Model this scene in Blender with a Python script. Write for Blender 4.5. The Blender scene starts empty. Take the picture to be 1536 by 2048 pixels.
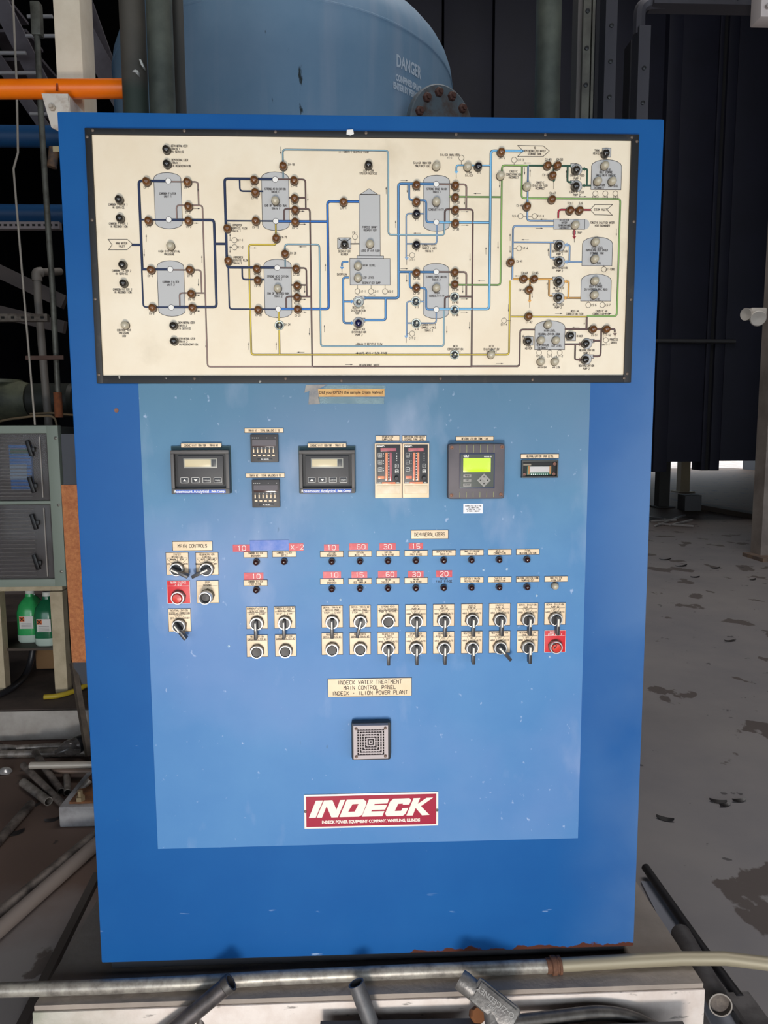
import bpy, bmesh, math, random
from mathutils import Vector, Matrix
random.seed(7)
C = bpy.context.scene.collection
S = bpy.context.scene
# ---------------------------------------------------------------- camera
CABZ = 0.18                                   # underside of the cabinet
CW, CH, CD = 1.22, 1.822, 0.50
F_PX = 1400.0
CAM = Vector((-0.0212, -1.48409, 1.18302 + CABZ))
yaw, pitch, roll = 0.03694, -0.10928, -0.00446
Fw = Vector((math.sin(yaw)*math.cos(pitch), math.cos(yaw)*math.cos(pitch), math.sin(pitch)))
R0 = Vector((math.cos(yaw), -math.sin(yaw), 0))
U0 = R0.cross(Fw)
Rt = R0*math.cos(roll) + U0*math.sin(roll)
Up = -R0*math.sin(roll) + U0*math.cos(roll)
cd = bpy.data.cameras.new('camera'); cam = bpy.data.objects.new('camera', cd); C.objects.link(cam)
cam.matrix_world = Matrix(((Rt.x, Up.x, -Fw.x, CAM.x), (Rt.y, Up.y, -Fw.y, CAM.y), (Rt.z, Up.z, -Fw.z, CAM.z), (0, 0, 0, 1)))
cd.sensor_fit = 'VERTICAL'; cd.sensor_height = 36; cd.lens = F_PX/2048*36; cd.clip_start = 0.02; cd.clip_end = 300
S.camera = cam
# ---------------------------------------------------------------- world and lights
w = bpy.data.worlds.new('world'); S.world = w; w.use_nodes = True
w.node_tree.nodes['Background'].inputs[0].default_value = (0.80, 0.90, 1.0, 1)
w.node_tree.nodes['Background'].inputs[1].default_value = 2.6
def area(name, loc, target, sx, sy, power, col):
    l = bpy.data.lights.new(name, 'AREA'); l.shape = 'RECTANGLE'; l.size = sx; l.size_y = sy; l.energy = power; l.color = col
    o = bpy.data.objects.new(name, l); C.objects.link(o); o.location = loc
    o.rotation_euler = (Vector(target)-Vector(loc)).to_track_quat('-Z', 'Y').to_euler(); return o
area('low_daylight', (-0.22, -2.45, 0.32), (0.1, 0, 1.0), 0.5, 0.35, 48, (1.0, 0.94, 0.86))
area('added_floor_fill', (1.8, 2.2, 9.0), (1.6, 2.0, 0), 4.0, 5.0, 330, (1.0, 0.97, 0.95))  # unseen overhead light, added to brighten the floor and background
S.view_settings.view_transform = 'Standard'; S.view_settings.look = 'None'
S.view_settings.exposure = 0.0; S.view_settings.gamma = 1.0; S.view_settings.use_curve_mapping = False
# ---------------------------------------------------------------- measuring helpers (pixel of the 1536x2048 frame -> point)
def ray(px, py):
    return (Fw*F_PX + Rt*(px-768) + Up*(1024-py)).normalized()
def at(px, py, Y):
    d = ray(px, py); return CAM + d*((Y-CAM.y)/d.y)
def atz(px, py, Z):
    d = ray(px, py); return CAM + d*((Z-CAM.z)/d.z)
def pan(px, py, out=0.0):
    p = at(px, py, -out); return (p.x, p.z)
MPX = 0.00106                                  # metres per pixel on the cabinet front
# ---------------------------------------------------------------- materials
def lin(c):
    return tuple((v/255/12.92 if v <= 10 else ((v/255+0.055)/1.055)**2.4) for v in c)
MATS = {}
def mat(name, col, rough=0.5, metal=0.0, col2=None, scale=8.0, lo=0.4, hi=0.65, bump=0.0, bscale=60.0, spec=0.5, stretch=None, trans=0.0, alpha=None, emit=0.0, coat=0.0):
    if name in MATS: return MATS[name]
    m = bpy.data.materials.new(name); m.use_nodes = True; n = m.node_tree.nodes; L = m.node_tree.links
    b = n['Principled BSDF']; c = (*lin(col), 1)
    b.inputs['Base Color'].default_value = c; b.inputs['Roughness'].default_value = rough; b.inputs['Metallic'].default_value = metal
    b.inputs['Specular IOR Level'].default_value = spec; b.inputs['Coat Weight'].default_value = coat
    if trans: b.inputs['Transmission Weight'].default_value = trans
    if alpha is not None: b.inputs['Alpha'].default_value = alpha
    if emit: b.inputs['Emission Color'].default_value = c; b.inputs['Emission Strength'].default_value = emit
    g = None
    if col2 or bump:
        g = n.new('ShaderNodeNewGeometry')
    if col2:
        src = g.outputs['Position']
        if stretch:
            mp = n.new('ShaderNodeMapping'); L.new(src, mp.inputs[0]); mp.inputs['Scale'].default_value = stretch; src = mp.outputs[0]
        t = n.new('ShaderNodeTexNoise'); t.inputs['Scale'].default_value = scale; t.inputs['Detail'].default_value = 7; t.inputs['Roughness'].default_value = 0.62
        L.new(src, t.inputs['Vector'])
        r = n.new('ShaderNodeMapRange'); r.inputs['From Min'].default_value = lo; r.inputs['From Max'].default_value = hi; L.new(t.outputs['Fac'], r.inputs['Value'])
        x = n.new('ShaderNodeMix'); x.data_type = 'RGBA'; x.inputs[6].default_value = c; x.inputs[7].default_value = (*lin(col2), 1)
        L.new(r.outputs[0], x.inputs[0]); L.new(x.outputs[2], b.inputs['Base Color'])
    if bump:
        t2 = n.new('ShaderNodeTexNoise'); t2.inputs['Scale'].default_value = bscale; t2.inputs['Detail'].default_value = 5
        L.new(g.outputs['Position'], t2.inputs['Vector'])
        bp = n.new('ShaderNodeBump'); bp.inputs['Strength'].default_value = bump; bp.inputs['Distance'].default_value = 0.004
        L.new(t2.outputs['Fac'], bp.inputs['Height']); L.new(bp.outputs[0], b.inputs['Normal'])
    MATS[name] = m; return m
def add_layer(m, col, scale, lo, hi, stretch=None, zlim=None, xlim=None, detail=6, amt=1.0, ylim=None):
    """another stain, scratch, rust or tone layer mixed over the base colour; zlim/xlim = (a, b): full at a, none at b"""
    n = m.node_tree.nodes; L = m.node_tree.links; b = n['Principled BSDF']; inp = b.inputs['Base Color']
    g = n.new('ShaderNodeNewGeometry'); src = g.outputs['Position']
    mp = n.new('ShaderNodeMapping'); L.new(src, mp.inputs[0]); mp.inputs['Scale'].default_value = stretch or (1, 1, 1); mp.inputs['Location'].default_value = (scale*.37, 1.7, 3.1)
    t = n.new('ShaderNodeTexNoise'); t.inputs['Scale'].default_value = scale; t.inputs['Detail'].default_value = detail; L.new(mp.outputs[0], t.inputs['Vector'])
    r = n.new('ShaderNodeMapRange'); r.inputs['From Min'].default_value = lo; r.inputs['From Max'].default_value = hi; r.inputs['To Max'].default_value = amt; L.new(t.outputs['Fac'], r.inputs['Value'])
    f = r.outputs[0]
    sp = n.new('ShaderNodeSeparateXYZ'); L.new(g.outputs['Position'], sp.inputs[0])
    for lim, k in ((zlim, 2), (xlim, 0), (ylim, 1)):
        if lim:
            q = n.new('ShaderNodeMapRange'); q.inputs['From Min'].default_value = lim[0]; q.inputs['From Max'].default_value = lim[1]
            q.inputs['To Min'].default_value = 1; q.inputs['To Max'].default_value = 0; L.new(sp.outputs[k], q.inputs['Value'])
            mu = n.new('ShaderNodeMath'); mu.operation = 'MULTIPLY'; L.new(f, mu.inputs[0]); L.new(q.outputs[0], mu.inputs[1]); f = mu.outputs[0]
    x = n.new('ShaderNodeMix'); x.data_type = 'RGBA'; x.inputs[7].default_value = (*lin(col), 1)
    if inp.is_linked:
        s = inp.links[0].from_socket; L.remove(inp.links[0]); L.new(s, x.inputs[6])
    else: x.inputs[6].default_value = inp.default_value
    L.new(f, x.inputs[0]); L.new(x.outputs[2], inp)
    return m
# ---------------------------------------------------------------- mesh helpers
class MB:
    def __init__(s): s.v = []; s.f = []
    def add(s, vs, fs):
        k = len(s.v); s.v += [Vector(v) for v in vs]; s.f += [tuple(i+k for i in f) for f in fs]; return s
    def box(s, c, d, rot=None, bev=0.0):
        x, y, z = d[0]/2, d[1]/2, d[2]/2
        if bev:
            bm = bmesh.new(); bmesh.ops.create_cube(bm, size=1)
            for v in bm.verts: v.co = Vector((v.co.x*d[0], v.co.y*d[1], v.co.z*d[2]))
            bmesh.ops.bevel(bm, geom=bm.edges[:], offset=bev, segments=2, affect='EDGES', profile=0.6)
            bm.verts.index_update(); vs = [v.co.copy() for v in bm.verts]; fs = [tuple(v.index for v in f.verts) for f in bm.faces]; bm.free()
        else:
            vs = [Vector((a, b, e)) for a in (-x, x) for b in (-y, y) for e in (-z, z)]
            fs = [(0, 1, 3, 2), (4, 6, 7, 5), (0, 4, 5, 1), (2, 3, 7, 6), (0, 2, 6, 4), (1, 5, 7, 3)]
        if rot is not None: vs = [rot @ v for v in vs]
        return s.add([v+Vector(c) for v in vs], fs)
    def bar(s, a, b, wd, ht, up=(0, 0, 1)):
        a, b = Vector(a), Vector(b); d = (b-a); L = d.length; d.normalize(); u = Vector(up); sd = d.cross(u).normalized(); u = sd.cross(d)
        R = Matrix((sd, d, u)).transposed(); return s.box((a+b)/2, (wd, L, ht), R)
    def tube(s, pts, r, n=16, caps=True, bend=0.0):
        pts = [Vector(p) for p in pts]
        if bend and len(pts) > 2:
            q = [pts[0]]
            for i in range(1, len(pts)-1):
                a, b, c = pts[i-1], pts[i], pts[i+1]; da = (a-b); dc = (c-b); k = min(bend, da.length*.49, dc.length*.49)
                p0 = b+da.normalized()*k; p2 = b+dc.normalized()*k
                for j in range(7):
                    t = j/6; q.append(p0*(1-t)**2 + b*2*t*(1-t) + p2*t*t)
            q.append(pts[-1]); pts = q
        m = len(pts); rs = r if isinstance(r, (list, tuple)) else [r]*m
        if len(rs) != m: rs = [rs[0]+(rs[-1]-rs[0])*i/(m-1) for i in range(m)]
        vs = []; prev = None
        for i, p in enumerate(pts):
            d = (pts[min(i+1, m-1)]-pts[max(i-1, 0)])
            if d.length < 1e-9: d = (pts[-1]-pts[0]) 
            d.normalize()
            if prev is None: u = d.cross(Vector((0, 0, 1)) if abs(d.z) < .9 else Vector((0, 1, 0))).normalized()
            else: u = (prev - d*prev.dot(d)).normalized()
            prev = u; v = d.cross(u)
            vs += [p+(u*math.cos(2*math.pi*k/n)+v*math.sin(2*math.pi*k/n))*rs[i] for k in range(n)]
        fs = [(i*n+k, i*n+(k+1) % n, (i+1)*n+(k+1) % n, (i+1)*n+k) for i in range(m-1) for k in range(n)]
        if caps: fs += [tuple(reversed(range(n))), tuple(range((m-1)*n, m*n))]
        return s.add(vs, fs)
    def pipe_open(s, a, b, r, t, n=20):            # open-ended pipe with wall thickness, ends at b open
        a, b = Vector(a), Vector(b); d = (b-a).normalized()
        return s.lathe([(r-t, (b-a).length*.0+0.0), (r-t, (b-a).length), (r, (b-a).length), (r, 0), (r-t, 0)], a, d, n)
    def lathe(s, prof, c=(0, 0, 0), axis=(0, -1, 0), n=20, capa=False, capb=False):
        c = Vector(c); d = Vector(axis).normalized(); u = d.cross(Vector((0, 0, 1)) if abs(d.z) < .9 else Vector((0, 1, 0))).normalized(); v = d.cross(u)
        vs = []; m = len(prof)
        for r, h in prof: vs += [c+d*h+(u*math.cos(2*math.pi*k/n)+v*math.sin(2*math.pi*k/n))*r for k in range(n)]
        fs = [(i*n+k, i*n+(k+1) % n, (i+1)*n+(k+1) % n, (i+1)*n+k) for i in range(m-1) for k in range(n)]
        if capa: fs.append(tuple(reversed(range(n))))
        if capb: fs.append(tuple(range((m-1)*n, m*n)))
        return s.add(vs, fs)
    def poly(s, pts, y, th=0.0):                   # flat outline on a panel, pts (x, z) at depth -y
        n = len(pts); f = [(p[0], -y, p[1]) for p in pts]
        if not th: return s.add(f, [tuple(range(n))])
        bk = [(p[0], -y+th, p[1]) for p in pts]
        return s.add(f+bk, [tuple(range(n)), tuple(reversed(range(n, 2*n)))]+[(i, n+i, n+(i+1) % n, (i+1) % n) for i in range(n)])
    def rib(s, a, b, wd, y, ext=0.5):              # flat ribbon on the panel
        a, b = Vector(a), Vector(b); d = b-a
        if d.length < 1e-7: return s
        d.normalize(); e = d*wd*ext; nn = Vector((-d.y, d.x))*wd/2; a = a-e; b = b+e
        return s.poly([tuple(a+nn), tuple(b+nn), tuple(b-nn), tuple(a-nn)], y)
    def strip(s, pl, wd, y):                       # mitred flat band along a polyline
        p = [Vector(pl[0])]
        for q in pl[1:]:
            if (Vector(q)-p[-1]).length > 1e-5: p.append(Vector(q))
        L = []; R = []; m = len(p)
        for i in range(m):
            a = (p[i]-p[max(i-1, 0)]); b = (p[min(i+1, m-1)]-p[i]); a = a.normalized() if a.length else b.normalized(); b = b.normalized() if b.length else a
            t = (a+b).normalized(); nn = Vector((-t.y, t.x)); k = wd/2/max(.3, nn.dot(Vector((-a.y, a.x)))); L.append(p[i]+nn*k); R.append(p[i]-nn*k)
        return s.add([(v.x, -y, v.y) for v in L+R], [(i, i+1, m+i+1, m+i) for i in range(m-1)])
    def ring(s, c, r, wd, y, n=20):
        vs = []
        for k in range(n):
            a = 2*math.pi*k/n
            for q in (r-wd/2, r+wd/2): vs.append((c[0]+q*math.cos(a), -y, c[1]+q*math.sin(a)))
        return s.add(vs, [(2*k, 2*k+1, (2*k+3) % (2*n), (2*k+2) % (2*n)) for k in range(n)])
    def disc(s, c, r, y, n=20):
        return s.poly([(c[0]+r*math.cos(2*math.pi*k/n), c[1]+r*math.sin(2*math.pi*k/n)) for k in range(n)], y)
ORG = {}
def tag(o, label=None, cat=None, group=None, kind=None):
    for k, v in (('label', label), ('category', cat), ('group', group), ('kind', kind)):
        if v: o[k] = v
    return o
def thing(name, loc, label, cat, group=None):
    o = bpy.data.objects.new(name, None); C.objects.link(o); o.location = loc; o.empty_display_size = .05
    ORG[o.name] = Vector(loc); return tag(o, label, cat, group)
def mesh(name, mb, m, smooth=35):
    me = bpy.data.meshes.new(name); me.from_pydata([tuple(v) for v in mb.v], [], mb.f); me.update()
    bm = bmesh.new(); bm.from_mesh(me); 
    if not getattr(mb, 'flat', False): bmesh.ops.recalc_face_normals(bm, faces=bm.faces[:])
    bm.to_mesh(me); bm.free()
    me.materials.append(m)
    if smooth: me.shade_smooth(); me.set_sharp_from_angle(angle=math.radians(smooth))
    return me
def link(name, me, parent=None, loc=(0, 0, 0), rot=None, label=None):
    o = bpy.data.objects.new(name, me); C.objects.link(o)
    o.location = Vector(loc)-(ORG[parent.name] if parent else Vector())
    if parent: o.parent = parent
    if rot is not None: o.rotation_euler = rot
    ORG[o.name] = Vector(loc)
    if label: o['label'] = label
    return o
def obj(name, mb, m, parent=None, label=None, smooth=35, org=None):
    """mesh built in world coordinates; its origin goes to the base of its bounding box"""
    xs = [v.x for v in mb.v]; ys = [v.y for v in mb.v]; zs = [v.z for v in mb.v]
    o0 = Vector(org) if org else Vector(((min(xs)+max(xs))/2, (min(ys)+max(ys))/2, min(zs)))
    mb.v = [v-o0 for v in mb.v]
    o = link(name, mesh(name, mb, m, smooth), parent, o0, None, label); return o
def copy_tree(o, parent, loc, label=None):
    c = o.copy(); C.objects.link(c); c.parent = parent
    c.location = Vector(loc)-(ORG[parent.name] if parent else Vector()); ORG[c.name] = Vector(loc)
    if label: c['label'] = label
    for ch in o.children:
        d = ch.copy(); C.objects.link(d); d.parent = c
    return c
# ---------------------------------------------------------------- engraved lettering: strokes on a 4 x 6 grid
G = {'A': '0004264440|0242', 'B': '00063645443303|3342413000', 'C': '4536160501103041', 'D': '00062644422000', 'E': '46060040|0333', 'F': '460600|0333',
 'G': '45361605011030414323', 'H': '0006|4046|0343', 'I': '2026', 'J': '4641301001', 'K': '0006|0246|1340', 'L': '060040', 'M': '0006234640', 'N': '00064046',
 'O': '100105163645413010', 'P': '00063645443303', 'Q': '100105163645413010|2240', 'R': '00063645443303|2340', 'S': '453616050413334241301001',
 'T': '0646|2620', 'U': '060110304146', 'V': '062046', 'W': '0610243046', 'X': '0046|0640', 'Y': '062346|2320', 'Z': '06460040', '0': '100105163645413010',
 '1': '152620', '2': '05163645440040', '3': '05163645443313|334241301001', '4': '30360242', '5': '46060333424130100 1'.replace(' ', ''), '6': '4536160501103041423303',
 '7': '064610', '8': '13040516364544331302011030414233', '9': '103041453616050413334 4'.replace(' ', ''), '-': '1333', '#': '1016|3036|0242|0444', '/': '0046',
 '.': '2021', ',': '2110', 'p': '0004|0434|3431|3101', '+': '1333|2224', '%': '0046|0515|3141', '&': '40051636051 0'.replace(' ', ''), "'": '2625'}
def stext(mb, cx, cz, s, h, adv, y, wd, align='c', rot=0.0):
    """strokes of s, capitals h metres high, adv metres per letter, centred on (cx, cz)"""
    n = len(s); gx = adv*0.70/4; gy = h/6; x0 = {'c': -n*adv/2+adv*.15, 'l': 0}[align]
    cr, sr = math.cos(rot), math.sin(rot)
    for i, ch in enumerate(s):
        if ch == ' ': continue
        for si, st in enumerate(G.get(ch, G.get(ch.upper(), '')).split('|')):
            pp = [(x0+i*adv+int(st[k])*gx, int(st[k+1])*gy-h/2) for k in range(0, len(st)-1, 2)]
            pp = [(cx+a*cr-b*sr, cz+a*sr+b*cr) for a, b in pp]
            if len(pp) > 1: mb.strip(pp, wd, y+.00002*si)
    return mb
def ftext(s, size, bold=0.0, shear=0.0, sx=1.0):
    """filled lettering as (verts, faces) in its own plane, centred"""
    cu = bpy.data.curves.new('tmp', 'FONT'); cu.body = s; cu.size = size; cu.align_x = 'CENTER'; cu.align_y = 'CENTER'; cu.offset = bold; cu.shear = shear; cu.resolution_u = 3
    o = bpy.data.objects.new('tmp', cu); C.objects.link(o); dg = bpy.context.evaluated_depsgraph_get(); me = bpy.data.meshes.new_from_object(o.evaluated_get(dg))
    vs = [(v.co.x*sx, v.co.y) for v in me.vertices]; fs = [tuple(p.vertices) for p in me.polygons]
    bpy.data.objects.remove(o); bpy.data.curves.remove(cu); bpy.data.meshes.remove(me); return vs, fs
def fput(mb, s, size, cx, cz, y, **k):
    vs, fs = ftext(s, size, **k); return mb.add([(cx+a, -y, cz+b) for a, b in vs], fs)
# ---------------------------------------------------------------- materials used
blue = mat('cabinet_blue_paint', (24, 84, 148), 0.42, 0, (29, 91, 154), 2.2, .4, .65, spec=.35)
add_layer(blue, (170, 190, 215), 60, .74, .78, (1, 1, 3), amt=.6)
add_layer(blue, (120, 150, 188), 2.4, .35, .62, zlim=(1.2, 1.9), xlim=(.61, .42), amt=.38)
add_layer(blue, (150, 176, 210), 34, .70, .72, (.35, 1, 1.6), zlim=(CABZ+.05, CABZ+.16), amt=.7)
def edge_rust(m, col, z0, z1, x0, x1):
    n = m.node_tree.nodes; L = m.node_tree.links; inp = n['Principled BSDF'].inputs['Base Color']; g = n.new('ShaderNodeNewGeometry')
    t = n.new('ShaderNodeTexNoise'); t.inputs['Scale'].default_value = 24; t.inputs['Detail'].default_value = 7; L.new(g.outputs['Position'], t.inputs['Vector'])
    sp = n.new('ShaderNodeSeparateXYZ'); L.new(g.outputs['Position'], sp.inputs[0])
    q = n.new('ShaderNodeMapRange'); q.inputs['From Min'].default_value = z0; q.inputs['From Max'].default_value = z1; q.inputs['To Min'].default_value = 1; q.inputs['To Max'].default_value = 0; L.new(sp.outputs[2], q.inputs['Value'])
    x = n.new('ShaderNodeMapRange'); x.inputs['From Min'].default_value = x0; x.inputs['From Max'].default_value = x1; L.new(sp.outputs[0], x.inputs['Value'])
    a = n.new('ShaderNodeMath'); a.operation = 'MULTIPLY_ADD'; L.new(t.outputs['Fac'], a.inputs[0]); a.inputs[1].default_value = 1.4; L.new(q.outputs[0], a.inputs[2])
    b = n.new('ShaderNodeMath'); b.operation = 'ADD'; L.new(a.outputs[0], b.inputs[0]); L.new(x.outputs[0], b.inputs[1])
    f = n.new('ShaderNodeMapRange'); f.inputs['From Min'].default_value = 2.42; f.inputs['From Max'].default_value = 2.47; L.new(b.outputs[0], f.inputs['Value'])
    mx = n.new('ShaderNodeMix'); mx.data_type = 'RGBA'; mx.inputs[7].default_value = (*lin(col), 1); s_ = inp.links[0].from_socket; L.remove(inp.links[0]); L.new(s_, mx.inputs[6]); L.new(f.outputs[0], mx.inputs[0]); L.new(mx.outputs[2], inp)
edge_rust(blue, (84, 48, 38), CABZ+.002, CABZ+.034, .04, .10)
faded = mat('pale_blue_paint', (84, 130, 172), 0.5, 0, (100, 146, 182), 3.0, .38, .66, spec=.3)  # pale blue rectangle, darker and greener towards the top, bluer towards the bottom
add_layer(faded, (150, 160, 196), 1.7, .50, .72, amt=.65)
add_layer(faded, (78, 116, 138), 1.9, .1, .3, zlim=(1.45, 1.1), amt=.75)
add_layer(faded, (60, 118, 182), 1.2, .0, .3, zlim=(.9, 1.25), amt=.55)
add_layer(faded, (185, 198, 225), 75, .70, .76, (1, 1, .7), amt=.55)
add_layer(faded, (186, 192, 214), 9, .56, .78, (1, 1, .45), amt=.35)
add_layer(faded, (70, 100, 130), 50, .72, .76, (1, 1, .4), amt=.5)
cream = mat('cream_laminate', (232, 214, 186), 0.38, 0, (240, 226, 202), 6, .35, .7)
add_layer(cream, (196, 178, 148), 9, .62, .8, amt=.5)
blackm = mat('black_frame', (22, 21, 22), 0.55, 0, (48, 42, 38), 25, .6, .72)
add_layer(blackm, (170, 165, 155), 70, .73, .76, zlim=(CABZ+1.3, CABZ+1.35))
platem = mat('ivory_legend_plate', (238, 212, 178), 0.45, 0, (228, 200, 164), 30, .4, .8)
redp = mat('red_legend_plate', (206, 28, 38), 0.45)
redtape = mat('red_embossed_tape', (196, 48, 62), 0.4, 0, (214, 92, 98), 90, .5, .75)
ink = mat('black_ink', (28, 24, 24), 0.7)
ink2 = mat('print_ink', (48, 42, 44), 0.7)
white = mat('white_ink', (236, 232, 226), 0.6)
greyp = mat('grey_print', (186, 184, 182), 0.5)
chrome = mat('chrome_ring', (232, 230, 226), 0.28, 0.55)
dark = mat('black_plastic', (38, 38, 42), 0.42)
dark2 = mat('charcoal_plastic', (62, 58, 56), 0.5)
steel = mat('dull_steel', (128, 124, 120), 0.42, .75, (98, 92, 88), 40, .4, .7)
# ================================================================ SETTING
floorm = mat('worn_floor_paint', (122, 118, 120), 0.75, 0, (140, 134, 132), 1.1, .3, .7, bump=.25, bscale=9, spec=.25)
add_layer(floorm, (104, 86, 78), 1.5, .30, .5, xlim=(-.7, .2), detail=9)
add_layer(floorm, (112, 88, 70), .5, .1, .3, ylim=(11, 7.5), detail=9)
add_layer(floorm, (82, 72, 68), 2.6, .61, .622, (1.4, 1.0, 1), detail=9, amt=.85)
add_layer(floorm, (50, 48, 50), 8, .69, .71, (1.4, 1.6, 1), detail=4, amt=.7)
def structure(name, mb, m, kind='structure'):
    o = obj(name, mb, m, smooth=0); o['kind'] = kind; return o
structure('floor', MB().box((2, 10, -.05), (26, 32, .1)), floorm)
structure('ceiling', MB().box((2, 9.5, 12.05), (26, 31, .1)), mat('dark_ceiling', (16, 16, 20), .9))
navy = mat('dark_navy_wall', (18, 20, 32), .6, 0, (12, 12, 20), 1.2)
structure('wall_left', MB().box((-10.9, 9.5, 6), (.2, 31, 12)), navy)
wf = MB(); wf.box((2, -5.9, 7.7), (26, .2, 8.6)); wf.box((-8, -5.9, 1.7), (6, .2, 3.4)); wf.box((11.5, -5.9, 1.7), (7, .2, 3.4)); structure('light_block_wall', wf, navy)  # unseen wall added to shade the cabinet top; low opening lets daylight in
structure('wall_right', MB().box((14.9, 9.5, 6), (.2, 31, 12)), navy)
wb = MB(); wb.box((-4, 24.6, 6), (14, .2, 12)); wb.box((9, 24.6, 7.6), (12, .2, 8.8))
structure('wall_back', wb, navy)
structure('floor_outside', MB().box((4, 50, -.06), (80, 48.0, .1)), mat('sunlit_gravel', (205, 190, 180), .9, 0, (170, 150, 135), 2))
# concrete pad under the cabinet
conc = mat('grey_concrete', (158, 146, 136), .85, 0, (132, 122, 114), 5, .35, .7, bump=.5, bscale=40)
whitep = mat('flaking_white_paint', (222, 210, 202), .6, 0, (206, 190, 180), 14, .4, .7, bump=.8, bscale=26)
add_layer(whitep, (120, 112, 106), 20, .66, .72, (1, 1, 3), amt=.8)
add_layer(whitep, (86, 108, 78), 4, .3, .5, xlim=(-.80, -.45), amt=.8)
pad_l = atz(75, 2000, .15); pad_r = atz(1410, 1972, .15); pad_lb = atz(150, 1835, .15); pad_rb = atz(1290, 1752, .15)
pad = thing('concrete_pad', ((pad_l.x+pad_r.x)/2, .3, 0), 'raised concrete plinth with white-painted front under the blue cabinet', 'plinth')
yf = (pad_l.y+pad_r.y)/2-.004
top = [(pad_l.x, yf), (pad_r.x, yf), (pad_r.x-.02, .74), (pad_l.x+.02, .74)]
b = MB(); vs = [(x, y, .0) for x, y in top]+[(x, y, .15) for x, y in top]
b.add(vs, [(4, 5, 6, 7), (1, 2, 6, 5), (2, 3, 7, 6), (3, 0, 4, 7), (0, 1, 5, 4), (0, 3, 2, 1)])
obj('slab', b, conc, pad, smooth=0)
b = MB().box(((pad_l.x+pad_r.x)/2, yf-.003, .07), (pad_r.x-pad_l.x+.004, .006, .138), bev=.002)
obj('painted_face', b, whitep, pad, label='flaking white paint on the plinth front')
# ================================================================ CABINET
cab = thing('control_cabinet', (0, CD/2, .15), 'large blue steel control cabinet with a mimic diagram and rows of switches on its door', 'control panel')
shell = MB().box((0, CD/2, CABZ+CH/2), (CW, CD, CH), bev=.004)
obj('cabinet_body', shell, blue, cab)
obj('base_channel', MB().box((0, CD/2+.005, .1662), (CW-.03, CD-.03, .031)), mat('base_dark', (84, 84, 88), .7), cab, label='dark recessed base under the blue body')
for n_, pts in (('pale_panel', [(277, 764), (1179, 764), (1157, 1674), (316, 1699)]),):
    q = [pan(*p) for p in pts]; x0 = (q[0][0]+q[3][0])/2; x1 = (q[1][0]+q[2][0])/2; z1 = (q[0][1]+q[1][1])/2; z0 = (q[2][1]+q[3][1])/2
    obj(n_, MB().poly([(x0, z0), (x1, z0), (x1, z1), (x0, z1)], .0012, .0011), faded, cab, 'pale rectangle of the cabinet front', 0)
def rect(l, t, r, b_):
    """pixel rectangle -> x0, x1, z0, z1 on the panel, squared up"""
    q = [pan(l, t), pan(r, t), pan(r, b_), pan(l, b_)]
    return (q[0][0]+q[3][0])/2, (q[1][0]+q[2][0])/2, (q[2][1]+q[3][1])/2, (q[0][1]+q[1][1])/2
def msc(px, py): return (pan(px+8, py)[0]-pan(px-8, py)[0])/16
def slab(l, t, r, b_, y0, y1, mb=None, bev=0):
    x0, x1, z0, z1 = rect(l, t, r, b_); mb = mb or MB()
    return mb.box(((x0+x1)/2, -(y0+y1)/2, (z0+z1)/2), (x1-x0, y1-y0, z1-z0), bev=bev)
# ---- mimic board
x0, x1, z0, z1 = rect(0, 0, 1, 1)
q = [pan(185, 271), pan(1262, 285), pan(1243, 750), pan(209, 753)]
bx0, bx1, bz0, bz1 = (q[0][0]+q[3][0])/2, (q[1][0]+q[2][0])/2, (q[2][1]+q[3][1])/2, (q[0][1]+q[1][1])/2
q = [pan(172, 260), pan(1275, 272), pan(1259, 765), pan(197, 768)]
fx0, fx1, fz0, fz1 = (q[0][0]+q[3][0])/2, (q[1][0]+q[2][0])/2, (q[2][1]+q[3][1])/2, (q[0][1]+q[1][1])/2
board = obj('mimic_board', MB().box(((bx0+bx1)/2, -.0025, (bz0+bz1)/2), (bx1-bx0+.004, .004, bz1-bz0+.004)), cream, cab, 'cream mimic diagram of the water treatment plant', 0)
for a in (((fx0, bx0), (fz0, fz1)), ((bx1, fx1), (fz0, fz1)), ((bx0, bx1), (bz1, fz1)), ((bx0, bx1), (fz0, bz0))):
    (a0, a1), (c0, c1) = a
    obj('frame_strip', MB().box(((a0+a1)/2, -.005, (c0+c1)/2), (a1-a0, .009, c1-c0), bev=.001), blackm, board, 'black angle strip round the diagram')
scr = mesh('screw', MB().lathe([(.0032, 0), (.0030, .0012), (.0015, .0020), (.0002, .0021)], n=10, capb=True), mat('screw_metal', (105, 92, 82), .5, .4))
for px, py in ((189, 265), (371, 266), (552, 268), (732, 270), (911, 273), (1088, 274), (1260, 279), (178, 278), (188, 443), (194, 600), (201, 750), (1270, 287), (1264, 446), (1258, 601), (1251, 748), (391, 758), (572, 758), (683, 762), (880, 758), (1063, 760), (1245, 757)):
    x, z = pan(px, py); link('screw', scr, board, (x, -.0095, z))
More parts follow.
